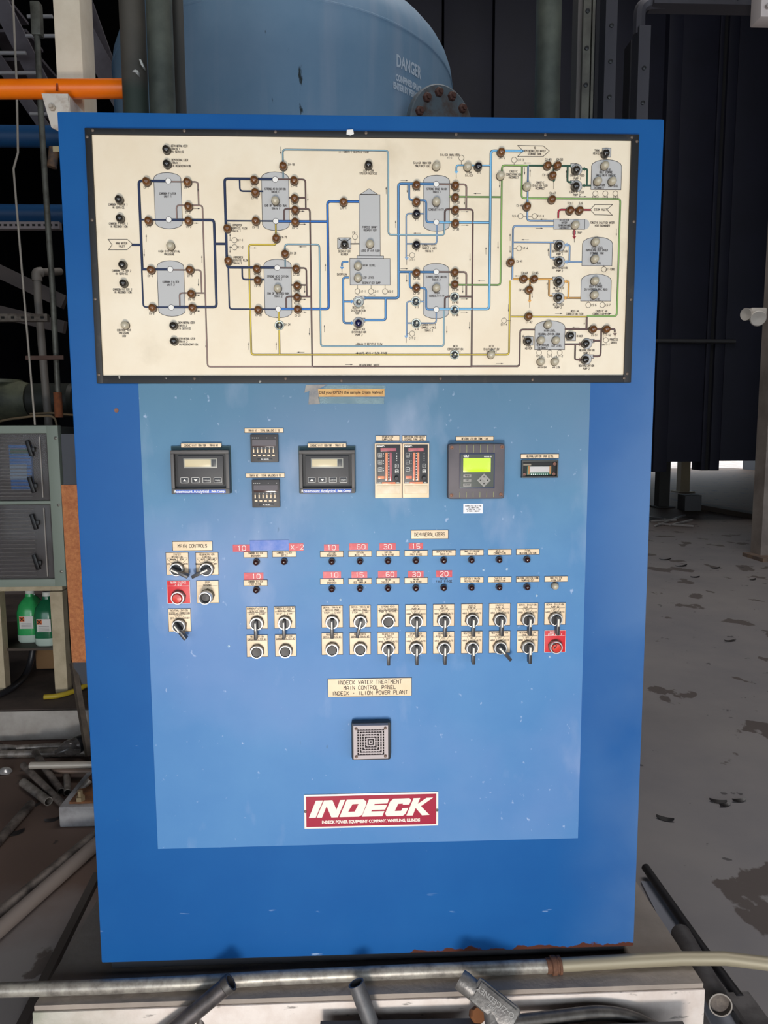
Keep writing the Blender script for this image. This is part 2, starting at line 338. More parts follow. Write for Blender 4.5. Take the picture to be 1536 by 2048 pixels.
# print layers on the board
Y1, Y2, Y3, Y4, Y5, Y6 = .0047, .0049, .0051, .0053, .0055, .0057
def pts(l): return [Vector(pan(*p)) for p in l]
def square_up(pl):
    o = [pl[0].copy()]
    for p in pl[1:]:
        q = p.copy(); a = o[-1]
        if abs(p.x-a.x) < abs(p.y-a.y): q.x = a.x
        else: q.y = a.y
        o.append(q)
    return o
def rounded(pl, r):
    o = [pl[0]]
    for i in range(1, len(pl)-1):
        a, b_, c = pl[i-1], pl[i], pl[i+1]; k = min(r, (a-b_).length*.45, (c-b_).length*.45); p0 = b_+(a-b_).normalized()*k; p2 = b_+(c-b_).normalized()*k
        o += [p0*(1-t)**2+b_*2*t*(1-t)+p2*t*t for t in (0, .33, .66, 1)]
    return o+[pl[-1]]
COL = {'navy': (18, 36, 74), 'brown': (150, 122, 112), 'dbrown': (104, 76, 70), 'steel': (142, 176, 190), 'blue': (40, 108, 190), 'mid': (84, 142, 198), 'light': (122, 184, 224),
       'green': (136, 176, 92), 'dgreen': (34, 78, 58), 'slate': (134, 164, 200), 'red': (164, 38, 54), 'yellow': (214, 186, 66), 'orange': (222, 162, 78)}
lines = [
 ('brown', 3.2, [(338, 365), (397, 365), (400, 411)]), ('brown', 3.2, [(355, 439), (354, 412), (406, 412), (419, 734), (1035, 733)]),
 ('brown', 3.2, [(342, 541), (403, 541), (405, 586)]), ('brown', 3.2, [(361, 614), (361, 587), (412, 587)]),
 ('steel', 3.6, [(567, 358), (566, 301), (776, 301), (779, 471), (888, 472), (889, 449)]), ('steel', 3.6, [(571, 535), (570, 490), (639, 490), (644, 693), (887, 693), (888, 622)]),
 ('yellow', 4, [(552, 448), (553, 491), (498, 491), (505, 710), (1017, 709), (1024, 562)]), ('yellow', 4, [(558, 622), (561, 710)]), ('yellow', 3.6, [(1021, 634), (1172, 633)]),
 ('green', 4, [(1055, 333), (1003, 333), (1000, 571), (898, 568)]), ('green', 4, [(898, 395), (1001, 395)]), ('green', 4, [(1043, 333), (1043, 398), (1239, 401), (1231, 633), (1172, 632)]),
 ('blue', 5.4, [(718, 405), (655, 405), (659, 619), (558, 619)]), ('blue', 5.4, [(552, 444), (655, 445)]),
 ('light', 5.4, [(872, 446), (977, 446)]), ('light', 5.4, [(1045, 304), (981, 304), (976, 619), (872, 620)]), ('light', 3.6, [(979, 333), (912, 333), (912, 344)]),
 ('mid', 4, [(697, 525), (684, 525), (684, 534)]), ('mid', 4.6, [(698, 556), (686, 556), (688, 647), (702, 647)]), ('mid', 4, [(687, 604), (702, 604)]),
 ('mid', 5.4, [(729, 597), (797, 598), (797, 369), (872, 370)]), ('mid', 5, [(771, 598), (770, 641), (729, 641)]), ('mid', 5.2, [(797, 545), (872, 545)]),
 ('mid', 4.2, [(818, 370), (819, 402), (852, 403), (854, 446), (872, 447)]), ('mid', 4.2, [(819, 545), (819, 577), (852, 577), (853, 620), (872, 620)]),
 ('slate', 3.2, [(848, 429), (812, 429), (813, 516)]), ('slate', 3.2, [(812, 489), (873, 489), (873, 450)]), ('slate', 3.2, [(848, 604), (813, 604), (812, 672)]), ('slate', 3.2, [(813, 647), (872, 647), (872, 624)]),
 ('navy', 5.4, [(337, 364), (279, 364), (285, 540)]), ('navy', 5, [(340, 540), (285, 540)]), ('navy', 3.4, [(285, 540), (288, 615), (342, 615)]), ('navy', 3.4, [(281, 441), (339, 441)]),
 ('navy', 5.4, [(339, 441), (429, 442), (435, 615), (343, 616)]), ('navy', 5, [(431, 489), (455, 489)]), ('navy', 5, [(265, 491), (283, 491)]),
 ('navy', 5.4, [(552, 360), (450, 360), (456, 536), (555, 537)]), ('navy', 3.4, [(480, 361), (482, 384), (527, 384)]), ('navy', 3.2, [(455, 443), (552, 444)]),
 ('navy', 3.4, [(457, 521), (460, 619), (558, 619)]), ('navy', 3.4, [(485, 537), (487, 560), (530, 560)]),
 ('dbrown', 3.4, [(552, 360), (611, 361), (613, 418)]), ('dbrown', 3.4, [(579, 397), (612, 397)]), ('dbrown', 3.6, [(569, 442), (569, 419), (620, 419), (627, 734)]),
 ('dbrown', 3.4, [(555, 537), (613, 537), (615, 593)]), ('dbrown', 3.4, [(583, 571), (615, 571)]), ('dbrown', 3.6, [(573, 617), (572, 594), (624, 594)]),
 ('brown', 4, [(872, 370), (932, 370), (933, 420)]), ('dbrown', 4, [(889, 446), (890, 420), (945, 420), (942, 733)]), ('brown', 4, [(872, 545), (932, 545), (931, 594)]), ('dbrown', 4, [(889, 618), (889, 594), (942, 594)]),
 ('dbrown', 3.8, [(942, 733), (1038, 732), (1041, 660), (1069, 659)]), ('dbrown', 3.2, [(627, 734), (942, 733)]),
 ('dgreen', 4, [(1056, 333), (1140, 333)]), ('dgreen', 3.6, [(1106, 333), (1106, 360)]), ('dgreen', 4, [(1134, 333), (1133, 366), (1142, 366)]), ('dgreen', 3.8, [(1166, 340), (1173, 340), (1172, 373)]), ('dgreen', 3.8, [(1180, 373), (1166, 373)]),
 ('slate', 4, [(1055, 333), (1054, 443), (1106, 443)]), ('slate', 4, [(1106, 454), (1025, 454), (1023, 560)]), ('slate', 3.4, [(1025, 486), (1106, 486)]), ('slate', 3.4, [(1100, 486), (1100, 518), (1107, 518)]),
 ('slate', 3.8, [(1130, 491), (1138, 491), (1138, 524)]), ('slate', 3.8, [(1162, 525), (1130, 525)]),
 ('red', 4.2, [(1115, 438), (1116, 421), (1180, 421)]), ('red', 3.4, [(1147, 461), (1147, 473)]),
 ('orange', 4.4, [(1024, 559), (1104, 559)]), ('orange', 3.8, [(1059, 560), (1058, 601)]), ('orange', 4.2, [(1097, 559), (1097, 593), (1104, 593)]), ('orange', 4.2, [(1129, 564), (1136, 564), (1135, 597)]), ('orange', 4.2, [(1160, 597), (1129, 597)]),
 ('dbrown', 4, [(1128, 659), (1228, 659), (1228, 666)]), ('dbrown', 4.4, [(1172, 634), (1172, 659)]), ('dbrown', 3.8, [(1128, 689), (1157, 689)]), ('dbrown', 3.8, [(1149, 689), (1149, 720), (1157, 720)]),
 ('dbrown', 4, [(1184, 682), (1200, 682)]), ('dbrown', 4, [(1201, 659), (1199, 713), (1184, 713)])]
for i, (c, wpx, pl) in enumerate(lines):
    p = rounded(square_up(pts(pl)), .006); m = MB(); k = i*4e-6
    cm = mat('line_'+c, COL[c], .5); em = mat('line_edge_'+c, tuple(int(v*.45) for v in COL[c]), .5)
    ov = MB()
    ov.strip(p, wpx*MPX*.92, Y2+k)
    o1 = obj('flow_line', ov, em, board, smooth=0)
    iv = MB(); wi = wpx*MPX*(.46 if c not in ('navy', 'dgreen', 'red') else .6)
    iv.strip(p, wi, Y4+k)
    o2 = obj('flow_line', iv, cm, board, {'navy': 'dark navy flow line'}.get(c, None), 0)
# grey vessels
def outline(mb, pl, wd, y):
    for a, b_ in zip(pl, pl[1:]+pl[:1]): mb.rib(a, b_, wd, y)
def vessel(cx, cy, wpx, hpx, both=True):
    x0, x1, z0, z1 = rect(cx-wpx/2, cy-hpx/2, cx+wpx/2, cy+hpx/2); x, z, hw, hh = (x0+x1)/2, (z0+z1)/2, (x1-x0)/2, (z1-z0)/2; d = hw*.42; p = []
    for i in range(9):
        a = math.pi*(1-i/8); p.append((x+hw*math.cos(a), z+hh-d+d*math.sin(a)))
    if both: p += [(x+hw*math.cos(-math.pi*i/8), z-hh+d+d*math.sin(-math.pi*i/8)) for i in range(9)]
    else: p += [(x+hw, z-hh), (x-hw, z-hh)]
    o = obj('vessel_symbol', MB().poly(p, Y1), greyp, board, smooth=0)
    e = MB(); outline(e, [Vector(v) for v in p], .0010, Y2-.0001); obj('symbol_outline', e, ink2, board, smooth=0)
for a in ((337.5, 403, 54, 112), (343.5, 578, 53, 111), (551.5, 404, 54, 117), (556.5, 578, 54, 117), (872.5, 408, 52, 112), (871.5, 583, 51, 110)): vessel(*a)
for a in ((1211, 351, 60, 60), (1193, 504, 60, 57), (1190.5, 576, 60, 54), (1098.5, 671, 60, 58)): vessel(*a, both=False)
def symrect(l, t, r, b_, fill=True, m=greyp):
    x0, x1, z0, z1 = rect(l, t, r, b_); p = [Vector((x0, z0)), Vector((x1, z0)), Vector((x1, z1)), Vector((x0, z1))]
    if fill: obj('vessel_symbol', MB().poly(p, Y1), m, board, smooth=0)
    e = MB(); outline(e, p, .0009, Y2-.0001); obj('symbol_outline', e, ink2, board, smooth=0)
for a in ((718.5, 391, 760, 513), (714, 513, 767, 518), (700, 518, 780, 571), (1106, 440, 1168, 460), (676, 480, 701, 497), (1203, 298, 1220, 316), (1048, 674, 1065, 691), (1132, 665, 1150, 682), (1144, 464, 1150, 470)): symrect(*a)
for l, t, r, b_ in ((1140, 329, 1152, 337), (1139, 363, 1151, 371), (1106, 482, 1117, 489), (1105, 515, 1116, 522), (1104, 555, 1115, 562), (1103, 587, 1114, 594), (718, 593, 730, 601), (718, 637, 730, 645), (1176, 679, 1187, 686), (1175, 710, 1186, 717)): symrect(l, t, r, b_)
pr = MB(); gr = MB()
for cx, cy in ((1152, 341), (1152, 374), (1118, 493), (1118, 525), (1117, 565), (1117, 597), (717, 604), (717, 646), (1172, 688), (1171, 719)):
    c = pan(cx, cy); obj('pump_symbol', MB().disc(c, .0110, Y3), greyp, board, smooth=0); obj('symbol_outline', MB().ring(c, .0111, .0008, Y3+.0001), ink2, board, smooth=0)
gr.disc(pan(1168, 450), .0102, Y1+.00006, 20)
gr.poly([pan(*p) for p in ((721, 390), (755, 390), (738, 379))], Y1); outline(pr, pts([(721, 390), (755, 390), (738, 379)]), .0008, Y2)
for q in (((676, 477), (701, 477), (689, 488)), ((676, 500), (701, 500), (689, 488)), ((675, 478), (675, 499), (689, 488)), ((702, 478), (702, 499), (689, 488))): gr.poly([pan(*p) for p in q], Y2); outline(pr, pts(q), .0007, Y3)
for q in ([(701, 488), (718, 488)], [(701, 490), (718, 490)], [(710, 480), (710, 488)], [(1147, 473), (1147, 486)], [(1106, 365), (1106, 380)], [(1058, 605), (1058, 616)], [(912, 350), (912, 358)], [(684, 538), (684, 546)], [(813, 520), (813, 531)], [(812, 676), (812, 686)], [(1228, 670), (1228, 678)],
          [(460, 482), (465, 482)], [(460, 496), (465, 496)], [(922, 324), (922, 331)], [(1027, 328), (1027, 332)], [(1046, 434), (1062, 434)], [(1023, 498), (1031, 498)], [(1013, 642), (1020, 642)], [(715, 571), (715, 578)], [(742, 571), (742, 578)], [(770, 571), (770, 578)], [(814, 512), (818, 512)], [(814, 668), (818, 668)],
          [(1175, 603), (1175, 605)], [(1203, 603), (1203, 605)], [(1206, 532), (1206, 535)], [(1212, 316), (1212, 321)], [(1128, 672), (1132, 672)]):
    for a, b_ in zip(pts(q), pts(q)[1:]): obj('lead_line', MB().rib(a, b_, .0008, Y5), ink2, board, smooth=0)
obj('blower_symbol', gr, greyp, board, smooth=0)['kind'] = 'stuff'
for cx, cy in ((338, 364), (339, 441), (342, 540), (344, 616), (551, 361), (552, 444), (555, 537), (557, 619), (872, 370), (872, 446), (872, 545), (872, 620)):
    c = pan(cx, cy); obj('node_disc', MB().disc(c, .0056, Y5), white, board, smooth=0); obj('node_ring', MB().ring(c, .0056, .0008, Y5+.0001), ink2, board, smooth=0)
sens = [(470, 482), (470, 496), (710, 475), (715, 584), (742, 584), (770, 584), (922, 318), (1027, 322), (824, 512), (824, 668), (1007, 642), (1040, 434), (1068, 434), (1037, 498), (1189, 389), (1209, 389), (1229, 389), (1206, 540), (1175, 611), (1203, 611), (1077, 706), (1098, 706), (1118, 706), (1210, 681)]
for cx, cy in sens: obj('sensor_circle', MB().ring(pan(cx, cy), .0053, .0007, Y5), ink2, board, smooth=0)
for q in ([(218, 480), (256, 480), (267, 490), (256, 501), (219, 501), (226, 491)], [(1034, 293), (1085, 294), (1097, 304), (1085, 315), (1034, 315), (1045, 304)], [(1179, 421), (1188, 411), (1223, 411), (1212, 421), (1223, 432), (1188, 431)]):
    e = MB(); outline(e, pts(q), .0009, Y5); obj('arrow_outline', e, ink2, board, smooth=0)
def head(mb, tip, dx, dy, L=6, wv=3.2, y=Y5):
    t = Vector(pan(*tip)); e = Vector(pan(tip[0]-dx*L, tip[1]-dy*L)); n_ = (t-e).normalized(); n_ = Vector((-n_.y, n_.x))*wv*MPX
    return mb.poly([tuple(t), tuple(e+n_), tuple(e-n_)], y)
for x, y, dx, dy in ((397, 386, 0, 1), (402, 419, 1, 0), (398, 448, 1, 0), (294, 470, 0, -1), (290, 515, 0, 1), (405, 512, 0, -1), (398, 574, 0, 1), (402, 592, 1, 0), (402, 623, 1, 0), (413, 697, 0, 1), (514, 497, 1, 0), (562, 311, 0, 1), (616, 405, 0, 1), (610, 424, 1, 0), (613, 450, 1, 0), (461, 468, 0, -1), (461, 508, 0, 1),
   (676, 306, -1, 0), (598, 495, -1, 0), (772, 375, 0, -1), (791, 442, 0, -1), (651, 528, 0, -1), (649, 650, 0, -1), (610, 588, 0, 1), (613, 600, 1, 0), (614, 625, 1, 0), (553, 685, 0, -1), (497, 685, 0, -1), (619, 672, 0, 1), (594, 705, -1, 0), (752, 591, 1, 0), (710, 689, -1, 0), (710, 707, -1, 0), (706, 730, 1, 0),
   (816, 363, 1, 0), (814, 388, 0, 1), (826, 468, -1, 0), (816, 539, 1, 0), (813, 566, 0, 1), (946, 389, -1, 0), (928, 412, 0, 1), (937, 425, 1, 0), (937, 452, 1, 0), (971, 495, 0, -1), (998, 378, 0, 1), (995, 500, 0, 1), (939, 524, 0, 1), (954, 563, -1, 0), (925, 588, 0, 1), (936, 599, 1, 0), (936, 625, 1, 0), (893, 668, 0, 1), (938, 660, 0, 1),
   (1045, 328, -1, 0), (1048, 352, 0, 1), (1059, 340, 0, -1), (1131, 342, 0, -1), (1172, 395, 1, 0), (1085, 458, 1, 0), (1078, 440, -1, 0), (1231, 474, 0, 1), (1019, 468, 0, -1), (1019, 508, 0, 1), (1041, 481, -1, 0), (1095, 498, 0, -1), (1027, 553, -1, 0), (1093, 565, 0, -1), (1063, 598, 0, 1), (1016, 625, 0, 1), (1124, 628, 1, 0), (1222, 628, 1, 0), (1167, 652, 0, 1), (1142, 655, -1, 0), (1205, 665, 0, -1), (1045, 670, 0, -1), (1006, 728, 1, 0)):
    e = head(MB(), (x, y), dx, dy, 5, 1.1); a, b_ = Vector(pan(x-dx*4, y-dy*4)), Vector(pan(x-dx*15, y-dy*15)); e.rib(a, b_, .0006, Y5); obj('flow_arrow', e, ink2, board, smooth=0)['kind'] = 'stuff'
for c, tip, dx, dy in (('dgreen', (1106, 367), 0, 1), ('dgreen', (1162, 340), -1, 0), ('dgreen', (1162, 373), -1, 0), ('slate', (1127, 491), -1, 0), ('slate', (1127, 525), -1, 0), ('red', (1147, 480), 0, 1), ('orange', (1058, 607), 0, 1), ('orange', (1126, 564), -1, 0), ('orange', (1125, 597), -1, 0),
   ('dbrown', (1228, 673), 0, 1), ('dbrown', (1163, 689), 1, 0), ('dbrown', (1163, 720), 1, 0), ('mid', (684, 541), 0, 1), ('mid', (708, 604), 1, 0), ('mid', (708, 647), 1, 0), ('light', (912, 350), 0, 1), ('slate', (813, 522), 0, 1), ('slate', (812, 678), 0, 1), ('light', (1047, 304), 1, 0)):
    obj('line_arrow', head(MB(), tip, dx, dy, 6, 4, Y5), mat('line_'+c, COL[c]), board, smooth=0)
obj('blower_outline', pr, ink2, board, smooth=0)['kind'] = 'stuff'
lt = MB()
def T(cx, cy, *rows, h=3.9, adv=2.55, wd=.62, mb=None, y=Y6, left=False):
    mb = mb if mb is not None else lt; n_ = len(rows); x, z = pan(cx, cy); MPX = msc(cx, cy)
    for i, r in enumerate(rows):
        stext(mb, x, z-(i-(n_-1)/2)*h*1.45*MPX, r, h*MPX, adv*MPX, y, wd*MPX, 'l' if left else 'c')
T(344, 300, 'DEMINERALIZER', 'TRAIN 1', 'IN SERVICE', left=True); T(345, 328, 'DEMINERALIZER', 'TRAIN 1', 'IN REGENERATION', left=True)
T(358, 652, 'DEMINERALIZER', 'TRAIN 2', 'IN SERVICE', left=True); T(359, 684, 'DEMINERALIZER', 'TRAIN 2', 'IN REGENERATION', left=True)
T(238, 414, 'CARBON FILTER 1', 'IN SERVICE'); T(239, 452, 'CARBON FILTER 1', 'IN RECONDITION'); T(245, 546, 'CARBON FILTER 2', 'IN SERVICE'); T(247, 583, 'CARBON FILTER 2', 'IN RECONDITION')
T(250, 667, 'CONTROL AIR', 'PRESSURE', 'LOW'); T(340, 507, 'HIGH DIFFERENTIAL', 'PRESSURE'); T(245, 491, 'RAW WATER', 'INLET')
T(337, 392, 'CARBON FILTER', 'UNIT 1'); T(343, 568, 'CARBON FILTER', 'UNIT 2')
T(465, 458, 'IMPROPER', 'SERVICE FLOW', 'TRAIN 1', left=True); T(467, 522, 'IMPROPER', 'SERVICE FLOW', 'TRAIN 2', left=True)
T(551, 383, 'STRONG ACID CATION', 'TRAIN 1', adv=2.35); T(552, 416, 'END OF METERED RUN', 'TRAIN 1', adv=2.4); T(556, 557, 'STRONG ACID CATION', 'TRAIN 2', adv=2.35); T(557, 591, 'END OF METERED RUN', 'TRAIN 2', adv=2.4)
T(712, 306, 'TRAIN 1 RECYCLE FLOW'); T(739, 689, 'TRAIN 2 RECYCLE FLOW'); T(744, 707, 'DILUTE ACID / SLOW RINSE'); T(739, 731, 'REGENERANT WASTE')
T(737, 346, 'LOW FLOW', 'SYSTEM RECYCLE'); T(740, 459, 'FORCED DRAFT', 'DEGASIFIER'); T(741, 503, 'LOSS OF AIR FLOW', adv=2.3); T(689, 507, 'DEGASIFIER', 'BLOWER', adv=2.4)
T(726, 532, 'HIGH LEVEL', left=True); T(726, 556, 'LOW LEVEL', left=True); T(743, 567, 'DEGASIFIER SUMP', adv=2.4); T(684, 550, 'OVERFLOW', adv=2.5)
T(717, 622, 'DEGASIFIER', 'DISTRIBUTION', 'PUMP 1', adv=2.4); T(718, 665, 'DEGASIFIER', 'DISTRIBUTION', 'PUMP 2', adv=2.4)
T(844, 331, 'SILICA MONITOR', 'MALFUNCTION'); T(899, 315, 'SILICA ANALYZER', 'YT-1'); T(937, 350, 'HIGH', 'SILICA'); T(873, 383, 'STRONG BASE ANION', 'TRAIN 1', adv=2.4); T(872, 558, 'STRONG BASE ANION', 'TRAIN 2', adv=2.4)
T(872, 418, 'HIGH', 'CONDUCTIVITY'); T(873, 590, 'HIGH', 'CONDUCTIVITY'); T(858, 498, 'CONDUCTIVITY', 'SAMPLE LINES', 'TRAIN 1', adv=2.4); T(857, 656, 'CONDUCTIVITY', 'SAMPLE LINES', 'TRAIN 2', adv=2.4)
T(1026, 351, 'CAUSTIC', 'CONCENTRATION', 'INCORRECT', adv=2.3); T(1079, 373, 'CAUSTIC', 'DILUTION FLOW', 'INCORRECT', adv=2.3); T(1068, 304, 'TO', 'DEMINERALIZED WATER', 'STORAGE TANK', adv=2.3)
T(1192, 306, 'TANK', 'HEATER', adv=2.6); T(1153, 356, 'CAUSTIC FEED', 'PUMP 1', adv=2.4); T(1152, 389, 'CAUSTIC FEED', 'PUMP 2', adv=2.4); T(1210, 342, 'HIGH LEVEL', adv=2.3); T(1210, 349.5, 'BULK STORAGE', '50% LIQUID CAUSTIC', adv=2.2)
T(1196, 375, 'TEMPERATURE', 'INCORRECT', adv=2.3); T(1225, 374, 'LOW LEVEL', adv=2.3); T(1199, 421, 'STEAM INLET', adv=2.3); T(1127, 450, 'DILUTION', 'WATER', 'TEMPERATURE', 'INCORRECT', adv=2.3, h=3.6); T(1203, 450, 'CAUSTIC DILUTION WATER', 'HEAT EXCHANGER', adv=2.15); T(1157, 467, 'TRAP')
T(1193, 497, 'HIGH LEVEL', adv=2.3); T(1192, 505, 'DEMINERALIZED WATER', 'STORAGE TANK', adv=2.3); T(1191, 528, 'LOW LEVEL', adv=2.3); T(1118, 507, 'DEMIN DILUTION', 'PUMP 1', adv=2.2); T(1118, 540, 'DEMIN DILUTION', 'PUMP 2', adv=2.2)
T(1191, 569, 'HIGH LEVEL', adv=2.3); T(1190, 577, 'BULK STORAGE', '31% HYDROCHLORIC ACID', adv=2.2); T(1189, 600, 'LOW LEVEL', adv=2.3); T(1116, 580, 'ACID FEED', 'PUMP 1', adv=2.3); T(1115, 613, 'ACID FEED', 'PUMP 2', adv=2.3)
T(1148, 626, 'ACID pH', 'CORRECTION FLOW', adv=2.3); T(1201, 626, 'CAUSTIC pH', 'CORRECTION FLOW', adv=2.3); T(1098, 662, 'HIGH LEVEL', adv=2.3); T(1097, 669, 'NEUTRALIZATION TANK', adv=2.3); T(1084, 694, 'TEMPERATURE', 'INCORRECT', adv=2.3); T(1112, 692, 'LOW LEVEL', adv=2.3)
T(1056, 695, 'TANK', 'HEATER', adv=2.4); T(1158, 673, 'MIXER', adv=2.5); T(1172, 704, 'NEUTRALIZATION', 'PUMP 1', adv=2.2); T(1171, 735, 'NEUTRALIZATION', 'PUMP 2', adv=2.2); T(1226, 683, 'PROCESS', 'DRAIN', adv=2.4); T(1083, 735, 'pH HIGH', adv=2.4); T(1111, 735, 'pH LOW', adv=2.4)
T(910, 699, 'ACID', 'CONCENTRATION', 'INCORRECT', adv=2.4); T(982, 699, 'ACID', 'DILUTION FLOW', 'INCORRECT', adv=2.4)
for cx, cy, s in ((294, 377, 'CV-1'), (375, 377, 'CV-4'), (377, 426, 'CV-5'), (379, 455, 'CV-2'), (298, 454, 'CV-3'), (302, 553, 'CV-6'), (381, 553, 'CV-9'), (384, 600, 'CV-10'), (386, 628, 'CV-7'), (305, 628, 'CV-8'), (583, 331, 'CV-18'), (509, 373, 'CV-11'), (510, 398, 'CV-16'), (589, 374, 'CV-14'), (590, 409, 'CV-17'), (590, 432, 'CV-15'), (591, 457, 'CV-12'), (512, 456, 'CV-13'), (568, 476, 'CV-19'), (587, 508, 'CV-28'),
   (515, 549, 'CV-20'), (516, 573, 'CV-25'), (518, 631, 'CV-22'), (593, 550, 'CV-23'), (594, 583, 'CV-26'), (595, 607, 'CV-27'), (596, 632, 'CV-21'), (575, 650, 'CV-24'), (687, 418, 'LRV-1'), (481, 482, 'FIT-1'), (481, 496, 'FIT-2'), (710, 467, 'FS-1'), (725, 584, 'LIT-1'), (752, 584, 'LS-1'), (781, 584, 'LS-2'),
   (833, 382, 'CV-29'), (832, 415, 'CV-31'), (833, 441, 'S-1'), (834, 502, 'S-2'), (912, 383, 'CV-32'), (912, 407, 'CV-33'), (911, 433, 'CV-34'), (911, 460, 'CV-30'), (957, 347, 'S-5'), (1003, 318, 'LRV-2'), (1040, 322, 'CIT-3'), (824, 521, 'CIT-1'), (824, 677, 'CIT-2'), (833, 558, 'CV-35'), (833, 588, 'CV-37'), (833, 615, 'S-3'), (833, 659, 'S-4'), (910, 557, 'CV-38'), (910, 581, 'CV-39'), (910, 606, 'CV-40'), (910, 631, 'CV-36'),
   (1095, 321, 'CV-49'), (1118, 321, 'CV-50'), (1090, 352, 'CV-48'), (1104, 388, 'CV-47'), (1038, 413, 'CV-46'), (1029, 434, 'TIS-1'), (1080, 434, 'FIT-3'), (1139, 408, 'TCV-1'), (1160, 408, 'S-6'), (1189, 396, 'TIS-2'), (1209, 396, 'LS-4'), (1230, 396, 'LS-5'), (1048, 498, 'FIT-4'), (1038, 524, 'CV-41'), (1219, 540, 'LT-1000'), (1048, 547, 'CV-44'), (1069, 547, 'CV-45'), (1043, 581, 'CV-43'), (1057, 645, 'CV-42'), (1186, 611, 'LS-6'), (1214, 611, 'LS-7'), (1007, 650, 'CIT-4'),
   (1077, 713, 'TIS-3'), (1098, 713, 'LS-3'), (1118, 713, 'LIT-2'), (1187, 671, 'CV-51'), (1214, 671, 'CV-52'), (1210, 690, 'pHIT-1')):
    T(cx, cy, s)
obj('lettering', lt, ink2, board, smooth=0)['kind'] = 'stuff'
# ---- indicator lamps
lensm = {'B': mat('amber_lens', (120, 76, 38), .25, 0, (86, 54, 32), 120, .35, .65, coat=.15), 'D': mat('dark_green_lens', (44, 40, 36), .15, coat=.4), 'W': mat('white_lens', (184, 174, 152), .22, coat=.4), 'K': mat('black_lens', (30, 28, 34), .15, coat=.4), 'M': mat('dark_red_lens', (52, 26, 22), .15, coat=.4), 'N': mat('navy_lens', (24, 26, 66), .15, coat=.4)}
rimm = mat('lamp_rim', (92, 84, 72), .5, .2)
base_me = mesh('lamp_rim', MB().lathe([(.0086, 0), (.0086, .0018), (.0080, .0026), (.0072, .0026)], n=24, capb=True), rimm)
prof = [(.0077, .002), (.0078, .008), (.0074, .0105), (.0063, .0126), (.0045, .0140), (.0022, .0148), (.0003, .0150)]
lens_me = {k: mesh('lens', MB().lathe(prof, n=24, capb=True), m) for k, m in lensm.items()}
sock_me = mesh('socket_ring', MB().lathe([(.0094, 0), (.0096, .003), (.0088, .0036), (.0074, .0034), (.0074, .0012), (.0070, .0006)], n=24), mat('pale_socket_ring', (196, 200, 190), .3, .5))
sockin_me = mesh('socket_bore', MB().lathe([(.0074, .0030), (.0072, .0006), (.0050, .0004), (.0050, .0022), (.0034, .0028), (.0003, .0030)], n=20, capb=True), mat('dark_socket', (34, 38, 36), .35))
bulb_me = mesh('bulb', MB().lathe([(.0026, .0020), (.0028, .0060), (.0020, .0082), (.0003, .0088)], n=14, capb=True), mat('glass_bulb', (206, 205, 190), .12))
def lamp(px, py, k, y0=.0045, sc=1.0):
    out = y0+.009; x, z = pan(px, py, out)
    if k == 'S':
        o = link('indicator_lamp', sock_me, cab, (x, -y0, z), label='indicator lamp without its lens, open silver socket')
        link('socket_bore', sockin_me, o, (x, -y0, z)); link('bulb', bulb_me, o, (x+.001, -y0, z+.0012))
    else:
        o = link('indicator_lamp', base_me, cab, (x, -y0, z), label={'B': 'amber indicator lamp', 'D': 'dark green indicator lamp', 'W': 'white indicator lamp', 'K': 'black indicator lamp', 'M': 'dark red indicator lamp', 'N': 'dark blue indicator lamp'}[k])
        link('lens', lens_me[k], o, (x, -y0, z))
    if sc != 1: o.scale = (sc, 1, sc)
L_ = {'D': [(332, 298), (333, 327), (237, 398), (239, 436), (244, 529), (246, 566), (346, 651), (347, 682), (737, 329), (689, 488), (1153, 339), (1152, 372), (1212, 306), (1118, 491), (1118, 523), (1117, 563), (1117, 595), (1056, 682), (1141, 671), (1172, 687), (1171, 719)],
 'W': [(249, 650), (340, 491), (550, 400), (555, 576), (740, 487), (716, 531), (716, 555), (873, 402), (873, 331), (936, 332), (873, 575), (983, 709), (1002, 350), (1055, 372), (1152, 449), (1211, 330), (1197, 361), (1226, 361), (1192, 483), (1191, 517), (1191, 561), (1190, 589), (1097, 649), (1083, 680), (1113, 680), (1083, 723), (1111, 723)],
 'B': [(292, 362), (374, 363), (376, 412), (376, 441), (296, 441), (301, 539), (379, 539), (382, 587), (384, 615), (304, 615), (508, 359), (510, 384), (511, 441), (454, 456), (456, 521), (588, 360), (589, 396), (590, 419), (590, 443), (566, 331), (552, 476), (513, 537), (515, 560), (516, 619), (570, 507), (592, 537), (594, 571), (594, 594), (595, 618), (687, 403),
       (833, 369), (833, 403), (911, 370), (911, 394), (911, 419), (911, 446), (1003, 303), (833, 545), (833, 575), (910, 544), (910, 568), (1096, 330), (1116, 330), (1106, 350), (1105, 398), (1055, 412), (1141, 420), (1160, 420), (1022, 524), (1048, 557), (1069, 557), (1059, 579), (1058, 632), (1187, 658), (1214, 658)],
 'K': [(833, 427), (833, 489), (957, 332)], 'S': [(558, 650), (717, 604), (832, 602), (833, 646), (910, 593), (910, 619), (910, 709)], 'N': [(717, 646)]}
for k, l in L_.items():
    for px, py in l: lamp(px, py, k)
row1 = [663.5, 720, 776, 832, 888, 943.5, 999, 1055]
for i, x in enumerate(row1):
    lamp(x, 1124-i*.6, 'M', .0012, .86); lamp(x, 1179-i*.6, 'M', .0012, .86)
for p in ((512, 1125), (568, 1124), (512, 1181)): lamp(*p, 'M', .0012, .86)
lamp(1111, 1173, 'W', .0012, .95)
